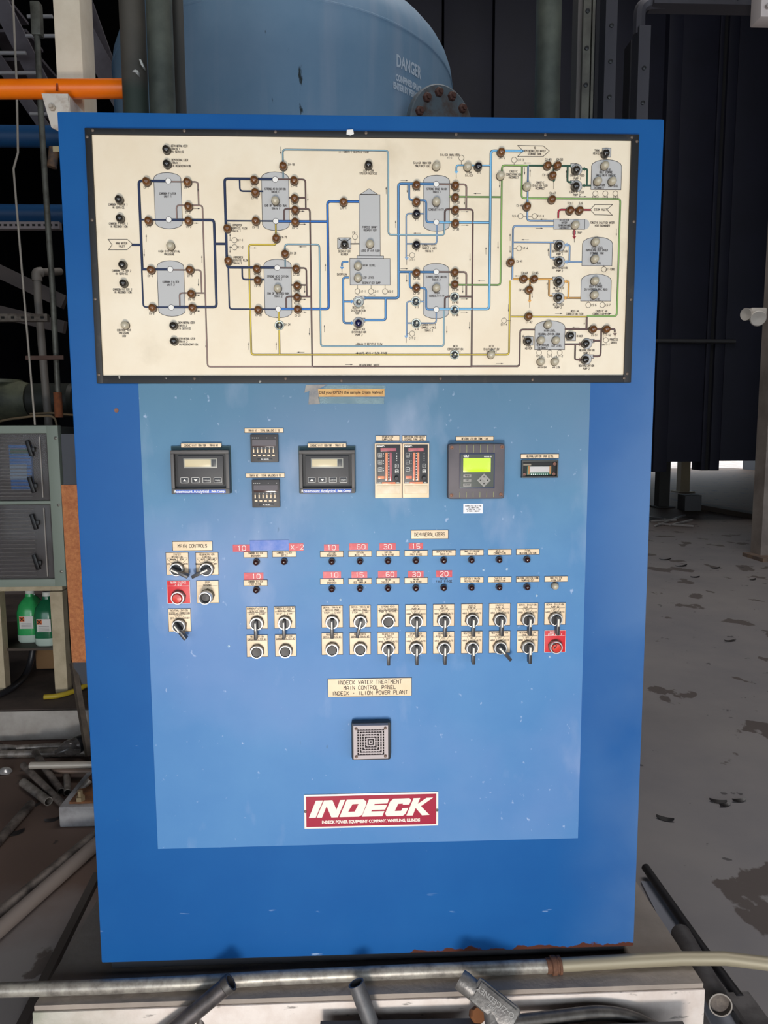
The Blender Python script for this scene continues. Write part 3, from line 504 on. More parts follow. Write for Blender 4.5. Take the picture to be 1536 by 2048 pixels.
# ---- nameplates
def plate(l, t, r, b_, rows, h=3.6, adv=2.5, wd=.7, m=platem, im=ink, name='nameplate', label=None, y=.0028, edge=True, par=None):
    o = obj(name, slab(l, t, r, b_, .0012, y, bev=.0004), m, par or cab, label)
    mb = MB(); cx, cy = (l+r)/2, (t+b_)/2
    T(cx, cy, *rows, h=h, adv=adv, wd=wd, mb=mb, y=y+.0003)
    if mb.v: obj('lettering', mb, im, o, smooth=0)
    if edge:
        x0, x1, z0, z1 = rect(l, t, r, b_); e = MB(); outline(e, [Vector(v) for v in ((x0, z0), (x1, z0), (x1, z1), (x0, z1))], .0008, y+.0002); obj('edge_line', e, ink2, o, smooth=0)
    return o
plate(346, 1082.5, 425, 1100.5, ['MAIN CONTROLS'], 6.5, 4.55, .95)
plate(822, 1060, 896, 1077, ['DEMINERALIZERS'], 6.5, 4.4, .95)
plate(656, 1356, 823, 1392, ['INDECK WATER TREATMENT', 'MAIN CONTROL PANEL', 'INDECK - ILION POWER PLANT'], 7.6, 5.85, 1.15)
plate(364, 886.5, 444, 895, ['CONDUCTIVITY MONITOR - TRAIN #1'], 4, 2.2, y=.0085); plate(616, 886.5, 692.5, 895, ['CONDUCTIVITY MONITOR - TRAIN #2'], 4, 2.15, y=.0085)
plate(489.5, 856.5, 567, 865.5, ['TRAIN #1 - TOTAL GALLONS X 10'], 4, 2.15); plate(492, 946.5, 569.5, 955, ['TRAIN #2 - TOTAL GALLONS X 10'], 4, 2.15)
plate(751.5, 871, 799, 881.5, ['DEGASIFIER', 'SUMP LEVEL'], 3.4, 2.2); plate(804.5, 871, 852.5, 881.5, ['DEMINERALIZED WATER', 'STORAGE TANK LEVEL'], 3.4, 2.2)
plate(911.5, 873, 986.5, 881.5, ['NEUTRALIZATION TANK - pH'], 4, 2.2); plate(1041, 908, 1117, 917, ['NEUTRALIZATION TANK LEVEL'], 4, 2.2)
names1 = [('CATION', 'BACKWASH'), ('CATION', 'ACID - IN'), ('CATION', 'SLOW RINSE'), ('CATION', 'FAST RINSE'), ('QUALITY RINSE', 'TRAIN #1'), ('QUALITY RINSE', 'TRAIN #2'), ('ACID pH', 'CORRECTION'), ('FINAL', 'NEUTRALIZATION')]
names2 = [('ANION', 'BACKWASH'), ('ANION', 'BED WARM-UP'), ('ANION', 'CAUSTIC - IN'), ('ANION', 'SLOW RINSE'), None, ('CATION / ANION', 'RECYCLE RINSE'), ('CAUSTIC pH', 'CORRECTION'), ('NEUTRALIZATION TANK', 'PUMPING OUT')]
for i, x in enumerate(row1):
    ty = 1102.5-i*.65; plate(x-23, ty, x+23, ty+11, names1[i], 3.4, 2.4)
    if names2[i]: ty = 1157-i*.65; plate(x-23, ty, x+23, ty+11, names2[i], 3.4, 2.3)
plate(1088.5, 1152, 1134.5, 1163, ('BAG FILTER', 'HIGH D/P'), 3.4, 2.4)
plate(488, 1103, 535, 1114.5, ('CARBON FILTER', 'BACKWASH'), 3.6, 2.3); plate(545.5, 1102, 592.5, 1113.5, ('CARBON FILTER', 'SETTLE'), 3.6, 2.3); plate(488, 1159.5, 535, 1171, ('CARBON FILTER', 'FAST RINSE'), 3.6, 2.3)
# red embossed tapes
for l, t, r, b_, s, dx in ((466, 1089, 501, 1103, '10', 0), (578, 1086.5, 607, 1101.5, 'X-2', 2), (488, 1145, 527, 1159.5, '10', 5), (648, 1088.5, 678, 1101.5, '10', 0), (698.5, 1086.5, 736, 1099.5, '60', 5), (759, 1086, 791.5, 1099.5, '30', 0), (817.5, 1085.5, 846, 1098.5, '15', 0),
   (646, 1143, 682, 1156, '10', 4), (703, 1143, 734.5, 1155.5, '15', 0), (756, 1141.5, 794, 1155, '60', 5), (816, 1141.5, 847, 1155, '30', 1), (872, 1140.5, 904, 1154, '20', 0)):
    o = obj('embossed_tape', slab(l, t, r, b_, .0012, .0020), redtape, cab, 'red embossed tape reading '+s, 0); mb = MB()
    x, z = pan((l+r)/2+dx, (t+b_)/2); stext(mb, x, z, s, .0098, .0100, .0023, .0011); obj('lettering', mb, white, o, smooth=0)
o = obj('blue_tape', slab(500, 1080, 578, 1100, .0012, .0024), mat('blank_blue_tape', (74, 112, 192), .5, 0, (140, 150, 205), 30, .4, .75), cab, 'blank sky-blue strip above the carbon filter nameplates', 0)
o = obj('hand_written_note', slab(864, 1155, 906, 1165, .0012, .0016), mat('note_blue', (96, 142, 190), .6), cab, 'handwritten note below the red 20 tape', 0); mb = MB()
x, z = pan(887, 1157); stext(mb, x, z, 'ANION', .0042, .0034, .0019, .0008); x, z = pan(888, 1162.5); stext(mb, x, z, 'FAST RINSE', .0046, .0036, .0019, .0009, rot=.02); obj('lettering', mb, ink, o, smooth=0)
# ---- switches and push buttons
LX, LZ = .0215, .0225
nutm = mat('nut_metal', (118, 106, 92), .45, .5)
nut_me = mesh('nut', MB().lathe([(.0158, .0028), (.0158, .0075), (.0142, .0085)], n=8, capb=True), nutm, 20)
ring_me = mesh('bezel_ring', MB().lathe([(.0130, .007), (.0138, .0100), (.0140, .0155), (.0132, .0168), (.0116, .0168), (.0112, .0150), (.0112, .0125)], n=28), chrome)
core_me = mesh('switch_core', MB().lathe([(.0112, .008), (.0112, .0135), (.0003, .0135)], n=24, capb=True), dark)
cap_me = mesh('button_cap', MB().lathe([(.0108, .008), (.0106, .0150), (.0095, .0160), (.0035, .0155), (.0003, .0155)], n=24, capb=True), dark2)
redcap_me = mesh('button_cap', MB().lathe([(.0104, .008), (.0102, .0170), (.0088, .0195), (.0003, .0205)], n=24, capb=True), mat('red_cap', (216, 62, 44), .3, 0, (190, 44, 36), 60, coat=.3))
hb = MB(); hb.box((0, -.0230, -.0105), (.0068, .019, .0395), bev=.0014); lever_me = mesh('lever', hb, mat('lever_black', (52, 50, 52), .35))
hb = MB(); hb.box((0, -.0335, -.0015), (.0030, .0012, .0165), bev=.0004); stripe_me = mesh('pointer_stripe', hb, mat('pointer_white', (236, 228, 214), .4))
def station(cx, cy, kind, rows, opts=(), ang=0.0, wpx=42, hpx=43.5, m=platem, im=ink, drop=10, label=None):
    l, t, r, b_ = cx-wpx/2, cy-hpx/2, cx+wpx/2, cy+hpx/2
    o = obj({'sel': 'selector_switch', 'push': 'push_button', 'mush': 'push_button', 'long': 'push_button'}[kind], slab(l, t, r, b_, .0012, .0030, bev=.0004), m, cab, label)
    x0, x1, z0, z1 = rect(l, t, r, b_); x, z = (x0+x1)/2, (z0+z1)/2; mb = MB(); hx = (x1-x0)/2; Yp = .0034
    for i, s in enumerate(rows): stext(mb, x, z1-.0038-i*.0054, s, .0036, min(.0026, (2*hx-.003)/max(len(s), 1)), Yp, .00062)
    mb.rib((x0+.002, z1-.0115), (x1-.002, z1-.0115), .0006, Yp)
    zc = z-drop*MPX
    if len(opts) == 2:
        stext(mb, x-.0115, z1-.0155, opts[0], .0036, .0030, Yp, .0006); stext(mb, x+.0115, z1-.0155, opts[1], .0036, .0028, Yp, .0006); mb.rib((x, z1-.012), (x, zc+.014), .0006, Yp)
    if len(opts) == 3:
        stext(mb, x, z1-.0150, opts[1], .0036, .0030, Yp, .0006); stext(mb, x-.0155, z1-.0205, opts[0], .0036, .0026, Yp, .0006); stext(mb, x+.0155, z1-.0205, opts[2], .0036, .0026, Yp, .0006)
        for sg in (-1, 1): mb.rib((x+sg*.0105, z1-.0122), (x+sg*.0060, zc+.0145), .0006, Yp)
    if len(opts) == 4:
        stext(mb, x-.0085, z1-.0148, opts[1], .0032, .0023, Yp, .0007); stext(mb, x+.0095, z1-.0148, opts[2], .0032, .0022, Yp, .0007); stext(mb, x-.0180, z1-.0245, opts[0], .0032, .0022, Yp, .0007); stext(mb, x+.0175, z1-.0245, opts[3], .0032, .0022, Yp, .0007)
        for sg in (-1, 1): mb.rib((x+sg*.0210, z1-.0130), (x+sg*.0115, zc+.0120), .0006, Yp)
        mb.rib((x, z1-.012), (x, zc+.015), .0006, Yp)
    obj('lettering', mb, im, o, smooth=0)
    e = MB(); outline(e, [Vector(v) for v in ((x0, z0), (x1, z0), (x1, z1), (x0, z1))], .0007, Yp); obj('edge_line', e, ink2 if m is platem else white, o, smooth=0)
    P = (x, 0, zc)
    if kind == 'long':
        q = MB().lathe([(.0150, .003), (.0150, .016), (.0138, .020)], n=8); link('nut', mesh('nut', q, mat('bronze_nut', (96, 94, 80), .45, .4), 20), o, P)
        q = MB().lathe([(.0122, .016), (.0138, .018), (.0140, .032), (.0130, .0335), (.0116, .0335), (.0112, .020), (.0003, .020)], n=28); link('bezel_ring', mesh('bezel_ring', q, chrome), o, P)
        q = MB().lathe([(.0110, .020), (.0110, .022), (.0075, .023), (.0075, .026), (.0003, .0265)], n=24); link('button_cap', mesh('button_cap', q, dark2), o, P); return o
    link('nut', nut_me, o, P, (0, random.uniform(-.3, .3), 0)); link('bezel_ring', ring_me, o, P)
    if kind == 'push': link('button_cap', cap_me, o, P)
    if kind == 'mush': link('button_cap', redcap_me, o, P, label='red push button cap')
    if kind == 'sel':
        link('switch_core', core_me, o, P); link('lever', lever_me, o, P, (0, ang, 0)); link('pointer_stripe', stripe_me, o, P, (0, ang, 0))
    return o
gx = [664.6, 720.4, 776, 831.6, 887, 943, 998.6, 1054.2, 1109]
HOA = ('HAND', 'OFF', 'AUTO'); SS = ('STOP', 'START')
top_ = [(('DEMIN. TRAIN #1', 'SERVICE MODE'), SS, 'sel', 0), (('DEMIN. TRAIN #2', 'SERVICE MODE'), SS, 'sel', .24), (('STRONG ACID', 'CATION BACKWASH'), (), 'push', 0), (('ACID', 'PUMP #1'), HOA, 'sel', 0), (('ACID', 'PUMP #2'), HOA, 'sel', 0), (('CAUSTIC', 'PUMP #1'), HOA, 'sel', 0), (('CAUSTIC', 'PUMP #2'), HOA, 'sel', 0), (('DEMIN. DILUTION', 'PUMP #1'), HOA, 'sel', 0), (('DEMIN. DILUTION', 'PUMP #2'), HOA, 'sel', 0)]
bot_ = [(('REGENERATE', 'DEMIN. TRAIN #1'), (), 'push', 0), (('REGENERATE', 'DEMIN. TRAIN #2'), (), 'push', 0), (('DEGASIFIER', 'BLOWER'), HOA, 'sel', 0), (('DEGASIFIER', 'DIST. PUMP #1'), HOA, 'sel', 0), (('DEGASIFIER', 'DIST. PUMP #2'), HOA, 'sel', 0), (('NEUTRALIZATION', 'PUMP #1'), HOA, 'sel', 0), (('NEUTRALIZATION', 'PUMP #2'), HOA, 'sel', -.72), (('NEUTRALIZATION', 'TANK MIXER'), HOA, 'sel', 0), (('EMERGENCY', 'STEAM SUPPLY'), (), 'mush', 0)]
for i, x in enumerate(gx):
    for rw, yy in ((top_, 1232.5-i*.72), (bot_, 1286.8-i*.62)):
        rows, op, kd, an = rw[i]; red = rows[0] == 'EMERGENCY'
        o = station(x, yy, kd, rows, op, an, m=redp if red else platem, im=white if red else ink, label={'sel': 'selector switch for '+' '.join(rows).lower(), 'push': 'black push button for '+' '.join(rows).lower(), 'mush': 'red button with a cracked cap on a red plate'}[kd])
        if red:
            x_, z_ = pan(x+4, yy+9, .02); mb = MB()
            for da in (2.5, -2.4): mb.poly([(x_+.001, z_), (x_+.0085*math.cos(da), z_+.0085*math.sin(da)), (x_+.0085*math.cos(da+.35), z_+.0085*math.sin(da+.35))], .0212, .0010)
            obj('crack', mb, dark, o, 'black cracks in the red cap', 0)
        if rows[0] == 'STRONG ACID':
            mb = MB(); x_, z_ = pan(x, yy-9); stext(mb, x_, z_, 'PUSH TO INITIATE', .0034, .0023, .0034, .0008); obj('lettering', mb, ink, o, smooth=0)
for x, y, rows, op, kd, an in ((514.5, 1235, ('CARBON FILTER #1', 'SERVICE MODE'), SS, 'sel', 0), (570, 1234, ('CARBON FILTER #2', 'SERVICE MODE'), SS, 'sel', 0), (515, 1291, ('RECONDITION', 'CARBON FILTER #1'), (), 'push', 0), (571.7, 1290, ('RECONDITION', 'CARBON FILTER #2'), (), 'push', 0)):
    station(x, y, kd, rows, op, an, label=('selector switch for ' if kd == 'sel' else 'black push button for ')+' '.join(rows).lower())
station(355.5, 1127, 'sel', ('SYSTEM', 'OPERATION'), ('OFF', 'MANUAL', 'SEMI', 'AUTO'), -1.12, 44.5, 44.5, label='selector switch for system operation')
station(415, 1127, 'sel', ('REGENERATION', 'CONTROL'), ('MANUAL', 'AUTO', 'PRELUBE', 'OFF'), 1.12, 44.5, 44.5, label='selector switch for regeneration control')
station(358, 1183.5, 'mush', ('ALARM SILENCE', '/ TEST'), (), 0, 45.5, 45.5, redp, white, label='red alarm silence button on a red plate')
station(416, 1183, 'long', ('STEP', 'ADVANCE'), (), 0, 44, 44.5, drop=7, label='long black push button for step advance')
station(360, 1239.5, 'sel', ('NEUTRALIZATION', 'SYSTEM pH CORRECTION'), ('OFF', 'AUTO', 'START'), -.62, 44.5, 45, label='selector switch for neutralization system')
# ---- conductivity monitors
def at_panel(l, t, r, b_): return rect(l, t, r, b_)
def monitor(l, t, wpx, hpx, n_):
    gas = obj('conductivity_monitor', slab(l-2, t-8, l+wpx+1, t+hpx, .0012, .006), mat('green_gasket', (24, 62, 70), .6), cab, 'grey conductivity monitor with LCD and four keys, train '+n_, 0)
    x0, x1, z0, z1 = rect(l, t, l+wpx, t+hpx); W, H = x1-x0, z1-z0
    def R(a, b_, c, d, y0, y1, name, m, bev=.0006, lab=None):   # fractions from the top left
        xa, xb, za, zb = x0+a*W, x0+c*W, z1-d*H, z1-b_*H
        return obj(name, MB().box(((xa+xb)/2, -(y0+y1)/2, (za+zb)/2), (xb-xa, y1-y0, zb-za), bev=bev), m, gas, lab)
    g1 = mat('monitor_grey', (84, 80, 78), .5); g2 = mat('monitor_dark', (58, 55, 55), .5)
    for q in ((0, 0, 1, .08), (0, .88, 1, 1), (0, .08, .06, .88), (.94, .08, 1, .88)): R(*q, .006, .022, 'bezel', g1, .0012)
    R(.04, .06, .96, .90, .004, .010, 'face_recess', mat('monitor_black', (24, 23, 25), .5), 0)
    R(.11, .13, .89, .80, .008, .015, 'face_plate', g2)
    R(.21, .19, .79, .41, .014, .0160, 'display_frame', mat('display_silver', (150, 148, 138), .4)); R(.23, .21, .68, .38, .0155, .0166, 'display_glass', mat('lcd_beige', (206, 190, 152), .3)); R(.69, .21, .77, .38, .0155, .0165, 'unit_label', mat('lcd_dark', (62, 62, 62), .4))
    mb = MB()
    for k in range(4):
        xa = x0+(.155+k*.19)*W; xb = xa+.13*W; za = z1-.75*H; zb = z1-.63*H
        R(.155+k*.19, .63, .285+k*.19, .75, .0148, .0160, 'key', dark, .0003)
        outline(mb, [Vector(v) for v in ((xa, za), (xb, za), (xb, zb), (xa, zb))], .0007, .0163)
        xm, zm = (xa+xb)/2, (za+zb)/2
        if k == 0: mb.poly([(xm-.004, zm-.002), (xm+.004, zm-.002), (xm, zm+.0025)], .0163)
        if k == 1: mb.poly([(xm-.004, zm+.002), (xm+.004, zm+.002), (xm, zm-.0025)], .0163)
        if k == 2: fput(mb, 'Calibrate', .0034, xm, zm, .0163)
        if k == 3: fput(mb, 'Display', .0036, xm, zm, .0163)
    obj('key_print', mb, white, gas, smooth=0)
    R(.07, .905, .93, .985, .0215, .0225, 'badge_strip', mat('badge_blue', (44, 92, 196), .4), .0002)
    mb = MB(); fput(mb, 'Rosemount Analytical', .0082, x0+.345*W, z1-.945*H, .0228, bold=.0002, sx=1.0); fput(mb, 'Bain Comp', .0060, x0+.80*W, z1-.945*H, .0228, bold=.0003)
    obj('badge_lettering', mb, white, gas, smooth=0)
monitor(347, 900, 115, 86, '1'); monitor(600, 900, 110, 85, '2')
# ---- totalizer counters
def counter(l, t, n_):
    c = obj('flow_totalizer', slab(l, t, l+55, t+55, .0012, .012, bev=.0012), mat('counter_body', (56, 52, 52), .5), cab, 'small black flow counter with white keys, train '+n_)
    x0, x1, z0, z1 = rect(l, t, l+55, t+55); W, H = x1-x0, z1-z0
    def R(a, b_, cc, d, y0, y1, name, m, bev=.0003):
        xa, xb, za, zb = x0+a*W, x0+cc*W, z1-d*H, z1-b_*H; return obj(name, MB().box(((xa+xb)/2, -(y0+y1)/2, (za+zb)/2), (xb-xa, y1-y0, zb-za), bev=bev), m, c)
    R(.07, .19, .93, .44, .011, .0128, 'display_window', mat('window_brown', (74, 56, 54), .12, coat=.5))
    for k in range(6): R(.10+k*.142, .53, .145+k*.142, .66, .0118, .0150, 'thumb_switch', platem)
    for k in range(5): R(.10+k*.17, .72, .20+k*.17, .78, .0118, .0140, 'key', platem)
    R(.25, .85, .78, .94, .0118, .0130, 'badge', dark)
    mb = MB()
    for k in range(4): mb.disc((x0+(.08+k*.07)*W, z1-.12*H), .0008, .0123, 8)
    mb.disc((x0+.6*W, z1-.12*H), .0007, .0123, 8); mb.disc((x0+.9*W, z1-.12*H), .0008, .0123, 8)
    for k in range(6): stext(mb, x0+(.12+k*.142)*W, z1-.49*H, str(k+1), .0018, .002, .0123, .0004)
    for a in (.42, .52, .62): stext(mb, x0+a*W, z1-.895*H, 'RS', .0022, .0022, .0133, .0005)
    obj('print', mb, white, c, smooth=0)
counter(502.5, 869, '1'); counter(505.5, 959, '2')
# ---- bar graph level controllers
amb = mat('bar_amber', (228, 134, 78), .3, 0, (206, 80, 72), 26, .5, .75, coat=.4); amr = mat('bar_magenta', (150, 50, 72), .2, 0, (190, 84, 80), 30, coat=.5)
def level(l, t, r, b_, lab):
    c = obj('level_controller', slab(l, t, r, b_, .0012, .014, bev=.001), platem, cab, lab)
    x0, x1, z0, z1 = rect(l, t, r, b_); W, H = x1-x0, z1-z0
    def R(a, b_, cc, d, y0, y1, name, m, bev=.0003, lb=None):
        xa, xb, za, zb = x0+a*W, x0+cc*W, z1-d*H, z1-b_*H; return obj(name, MB().box(((xa+xb)/2, -(y0+y1)/2, (za+zb)/2), (xb-xa, y1-y0, zb-za), bev=bev), m, c, lb)
    R(.05, .02, .95, .735, .013, .0146, 'black_face', mat('face_black', (30, 26, 28), .4))
    R(.21, .085, .79, .145, .0145, .0152, 'display_window', amr); R(.385, .165, .475, .68, .0145, .0156, 'bar_graph', amb); R(.545, .165, .625, .68, .0145, .0156, 'bar_graph', amb if 'right' in lab else amr)
    R(.11, .595, .35, .645, .0145, .0152, 'display_window', amb); R(.26, .705, .76, .742, .0145, .0152, 'display_window', amb)
    R(.07, .765, .93, .925, .0136, .0152, 'label_card', mat('card_ivory', (226, 204, 172), .5, 0, (240, 222, 196), 40), .0012)
    for k in range(3): R(.12, .175+k*.13, .26, .25+k*.13, .0145, .0154, 'key', dark)
    R(.75, .375, .87, .445, .0145, .0154, 'key', dark); R(.75, .48, .87, .54, .0145, .0154, 'key', dark)
    x, z = x0+.79*W, z1-.635*H; kn = obj('knob', MB().lathe([(.0042, .0146), (.0042, .022), (.0036, .024), (.0003, .024)], (x, 0, z), n=16), dark, c)
    mb = MB()
    for k in range(3):
        for q in range(2): mb.disc((x0+.32*W, z1-(.19+k*.13+q*.045)*H), .0008, .0149, 8)
        xa, za = x0+.12*W, z1-(.25+k*.13)*H; outline(mb, [Vector(v) for v in ((xa, za), (xa+.14*W, za), (xa+.14*W, za+.075*H), (xa, za+.075*H))], .0006, .0157); mb.rib((xa+.07*W, za+.001), (xa+.07*W, za+.075*H-.001), .0006, .0158); mb.rib((xa+.002, za+.037*H), (xa+.14*W-.002, za+.037*H), .0006, .0158)
    for zz in (.445, .54):
        xa, za = x0+.75*W, z1-zz*H; outline(mb, [Vector(v) for v in ((xa, za), (xa+.12*W, za), (xa+.12*W, za+.066*H), (xa, za+.066*H))], .0007, .0157)
    stext(mb, x0+.81*W, z1-.508*H, 'A/M', .0022, .0020, .0158, .0006); mb.disc((x0+.81*W, z1-.41*H), .0011, .0158, 8)
    for k in range(11): mb.disc((x0+.51*W, z1-(.18+k*.049)*H), .0010, .0150, 8)
    for k in range(5): mb.disc((x0+.81*W, z1-(.18+k*.033)*H), .0008, .0150, 8)
    fput(mb, 'moore', .0058, x0+.21*W, z1-.05*H, .0150, bold=.0003); stext(mb, x0+.16*W, z1-.718*H, 'CLOSED', .0018, .0014, .015, .0004); stext(mb, x0+.85*W, z1-.718*H, 'OPEN', .0018, .0014, .015, .0004)
    obj('print', mb, white, c, smooth=0)
level(749.5, 886.5, 803, 995, 'left bar graph level controller, degasifier sump'); level(804.5, 886.5, 857, 994.5, 'right bar graph level controller, storage tank')
# ---- pH controller
gm = mat('controller_grey', (96, 88, 92), .55, 0, (84, 78, 82), 12)
c = obj('ph_controller', slab(893, 887, 1005, 996, .0012, .026, bev=.006), gm, cab, 'grey pH controller with bright yellow-green display and arrow keys')
x0, x1, z0, z1 = rect(894, 888, 1004, 994); W, H = x1-x0, z1-z0
def R(a, b_, cc, d, y0, y1, name, m, bev=.0004, lb=None, par=None):
    xa, xb, za, zb = x0+a*W, x0+cc*W, z1-d*H, z1-b_*H; return obj(name, MB().box(((xa+xb)/2, -(y0+y1)/2, (za+zb)/2), (xb-xa, y1-y0, zb-za), bev=bev), m, par or c, lb)
for k in range(6):
    R(.195+k*.121, .01, .205+k*.121, .155, .0255, .0275, 'rib', mat('rib_green', (150, 152, 108), .5)); R(.195+k*.121, .88, .205+k*.121, .985, .0255, .0270, 'rib', mat('rib_green', (150, 152, 108), .5))
R(.195, .17, .82, .82, .0255, .0290, 'keypad_border', mat('keypad_navy', (40, 50, 86), .4)); R(.21, .185, .80, .80, .0285, .0300, 'keypad', mat('keypad_green_grey', (74, 78, 72), .5))
R(.255, .255, .745, .515, .0298, .0306, 'display_glass', mat('lcd_lime', (196, 226, 40), .15, 0, (222, 240, 110), 14, .5, .7, emit=.12))
for k in range(3): R(.255, .55+k*.085, .40, .61+k*.085, .0298, .0312, 'key', mat('key_grey', (150, 146, 140), .5), .0009)
for dx, dz in ((0, .062), (0, -.062), (.062, 0), (-.062, 0)):
    xm, zm = x0+.625*W+dx*W, z1-.665*H+dz*H
    obj('arrow_key', MB().box((xm, -.0306, zm), (.0105, .0014, .0105), Matrix.Rotation(math.pi/4, 3, 'Y'), .0006), mat('key_grey', (150, 146, 140), .5), c)
mb = MB(); fput(mb, 'GLI', .0074, x0+.305*W, z1-.218*H, .0303, bold=.0003); fput(mb, 'MODEL 53', .0034, x0+.69*W, z1-.23*H, .0303, bold=.0002); obj('print', mb, white, c, smooth=0)
mb = MB()
for k, s in enumerate(('MENU', 'ESC', 'ENTER')): stext(mb, x0+.328*W, z1-(.58+k*.085)*H, s, .0024, .0022, .0315, .0005)
for dx, dz in ((0, 1), (0, -1), (1, 0), (-1, 0)):
    xm, zm = x0+(.625+dx*.062)*W, z1-(.665-dz*.062)*H; e = .002; mb.poly([(xm+dx*e, zm+dz*e), (xm-dx*e*.5-dz*e, zm-dz*e*.5+dx*e), (xm-dx*e*.5+dz*e, zm-dz*e*.5-dx*e)], .0316)
obj('key_print', mb, ink, c, smooth=0)
for a, b_ in ((.055, .06), (.945, .055), (.055, .945), (.94, .935)):
    link('corner_screw', mesh('corner_screw', MB().lathe([(.0038, .0255), (.0038, .0275), (.0024, .0275), (.0018, .0262), (.0003, .0262)], n=12), mat('screw_bronze', (120, 84, 66), .4, .5)), c, (x0+a*W, 0, z1-b_*H))
# sticker below
o = obj('sticker', slab(926.5, 1007.5, 965.5, 1026.5, .0012, .0016), mat('white_sticker', (232, 230, 232), .6), cab, 'small white typed sticker', 0); mb = MB()
T(946, 1017, 'CORRECTED SETTING', 'CALIBRATION', 'PH MAN CAL 7.00', 'AFTER 2 WEEKS', h=2.4, adv=1.9, wd=.5, mb=mb, y=.0018); obj('lettering', mb, ink2, o, smooth=0)
# ---- open level display
o = obj('level_display', slab(1041.5, 920, 1113.5, 955, .0012, .003), mat('display_black', (12, 11, 12), .6), cab, 'coverless level display showing its circuit board', 0)
x0, x1, z0, z1 = rect(1041.5, 920, 1113.5, 955); W, H = x1-x0, z1-z0; g3 = mat('bezel_grey', (60, 62, 60), .5)
for q in ((0, 0, 1, .09), (0, .91, 1, 1), (0, .09, .035, .91), (.965, .09, 1, .91)): R(*q, .002, .012, 'bezel', g3, .0008, par=o)
R(.16, .34, .84, .86, .003, .0042, 'circuit_board', mat('pcb_green', (30, 92, 66), .4), par=o); R(.23, .36, .77, .70, .004, .0072, 'display_glass', mat('lcd_grey', (196, 190, 188), .3), par=o)
for a in (.185, .775): R(a, .32, a+.045, .80, .004, .0066, 'edge_connector', mat('connector_amber', (176, 118, 58), .4), par=o)
for k in range(9): R(.27+k*.055, .78, .29+k*.055, .84, .004, .0052, 'solder_pin', chrome, 0, par=o)
R(.05, .20, .27, .30, .003, .006, 'bracket', mat('bracket_tan', (138, 128, 112), .5), par=o)
for a, b_ in ((.08, .82), (.90, .80), (.92, .22)):
    link('standoff', mesh('standoff', MB().lathe([(.0035, .003), (.0035, .006), (.0016, .006), (.0016, .0045), (.0003, .0045)], n=12), mat('standoff_bronze', (130, 90, 76), .5, .3)), o, (x0+a*W, 0, z1-b_*H))
# ---- taped note under the board
o = obj('taped_note', slab(634, 778, 769, 793.5, .0016, .0024), mat('note_paper', (214, 172, 112), .7, 0, (196, 146, 88), 30), cab, 'yellowed paper strip reading Did you OPEN the sample Drain Valves', 0)
mb = MB(); x, z = pan(702, 785); fput(mb, 'Did you OPEN the sample Drain Valves?', .0086, x, z, .0027, bold=.00022, sx=.94); obj('lettering', mb, mat('brown_ink', (62, 40, 24), .7), o, smooth=0)
tp = mat('grey_tape', (150, 142, 132), .35, 0, (112, 110, 112), 50, .4, .7); cl = mat('clear_tape', (150, 176, 180), .3, 0, (120, 150, 160), 20, alpha=.45)
for q, m, lb in (([(612, 770), (655, 769), (636, 779), (640, 808), (617, 809), (619, 782), (609, 786)], tp, 'peeling grey tape'), ([(636, 794), (768, 795), (768, 808), (640, 807)], cl, 'clear tape'), ([(655, 770), (770, 771), (771, 778), (645, 778)], cl, 'clear tape')):
    obj('tape', MB().poly([pan(*p) for p in q], .0032, .0006), m, o, lb, 0)
# ---- horn grille
c = obj('alarm_horn', slab(703, 1437, 781, 1512, .0012, .022, bev=.006), mat('horn_box', (40, 44, 50), .5), cab, 'square alarm horn with a grey grille of concentric squares')
hx, hz = pan(741.5, 1483, .03); S2 = .0375; gmat = mat('grille_grey', (176, 164, 164), .5)
mb = MB()
def sqring(mb, r, wd, y0, y1):
    for a in (((-r, r), (r-wd, r)), ((-r, r), (-r, -r+wd)), ((-r, -r+wd), (-r+wd, r-wd)), ((r-wd, r), (-r+wd, r-wd))):
        (a0, a1), (c0, c1) = a; mb.box((hx+(a0+a1)/2, -(y0+y1)/2, hz+(c0+c1)/2), (a1-a0, y1-y0, c1-c0))
sqring(mb, S2, .0085, .022, .034)
obj('grille_frame', mb, gmat, c); obj('grille_back', MB().box((hx, -.024, hz), (.060, .004, .060)), mat('horn_black', (14, 12, 12), .7), c)
for r in (.0262, .0206, .0150, .0094, .0042):
    mb = MB(); sqring(mb, r, .0025, .0265, .033); obj('grille_ring', mb, gmat, c, smooth=0)
for k in range(-4, 5):
    for ax in (0, 1):
        q = k*.0060
        for sg in (-1, 1):
            mb = MB()
            s0 = max(abs(q)+.002, .009); L = .029-s0
            if L > .002:
                ctr = (hx+q, -.0290, hz+sg*(s0+L/2)) if ax == 0 else (hx+sg*(s0+L/2), -.0290, hz+q)
                mb.box(ctr, (.0016, .003, L) if ax == 0 else (L, .003, .0016))
            if mb.v: obj('grille_rib', mb, gmat, c, smooth=0)
for a in (-1, 1):
    for b_ in (-1, 1): link('corner_screw', mesh('corner_screw', MB().lathe([(.0034, .0335), (.0034, .0352), (.0003, .0346)], n=12), mat('horn_screw', (92, 74, 66), .5, .3)), c, (hx+a*.0315, 0, hz+b_*.0315))
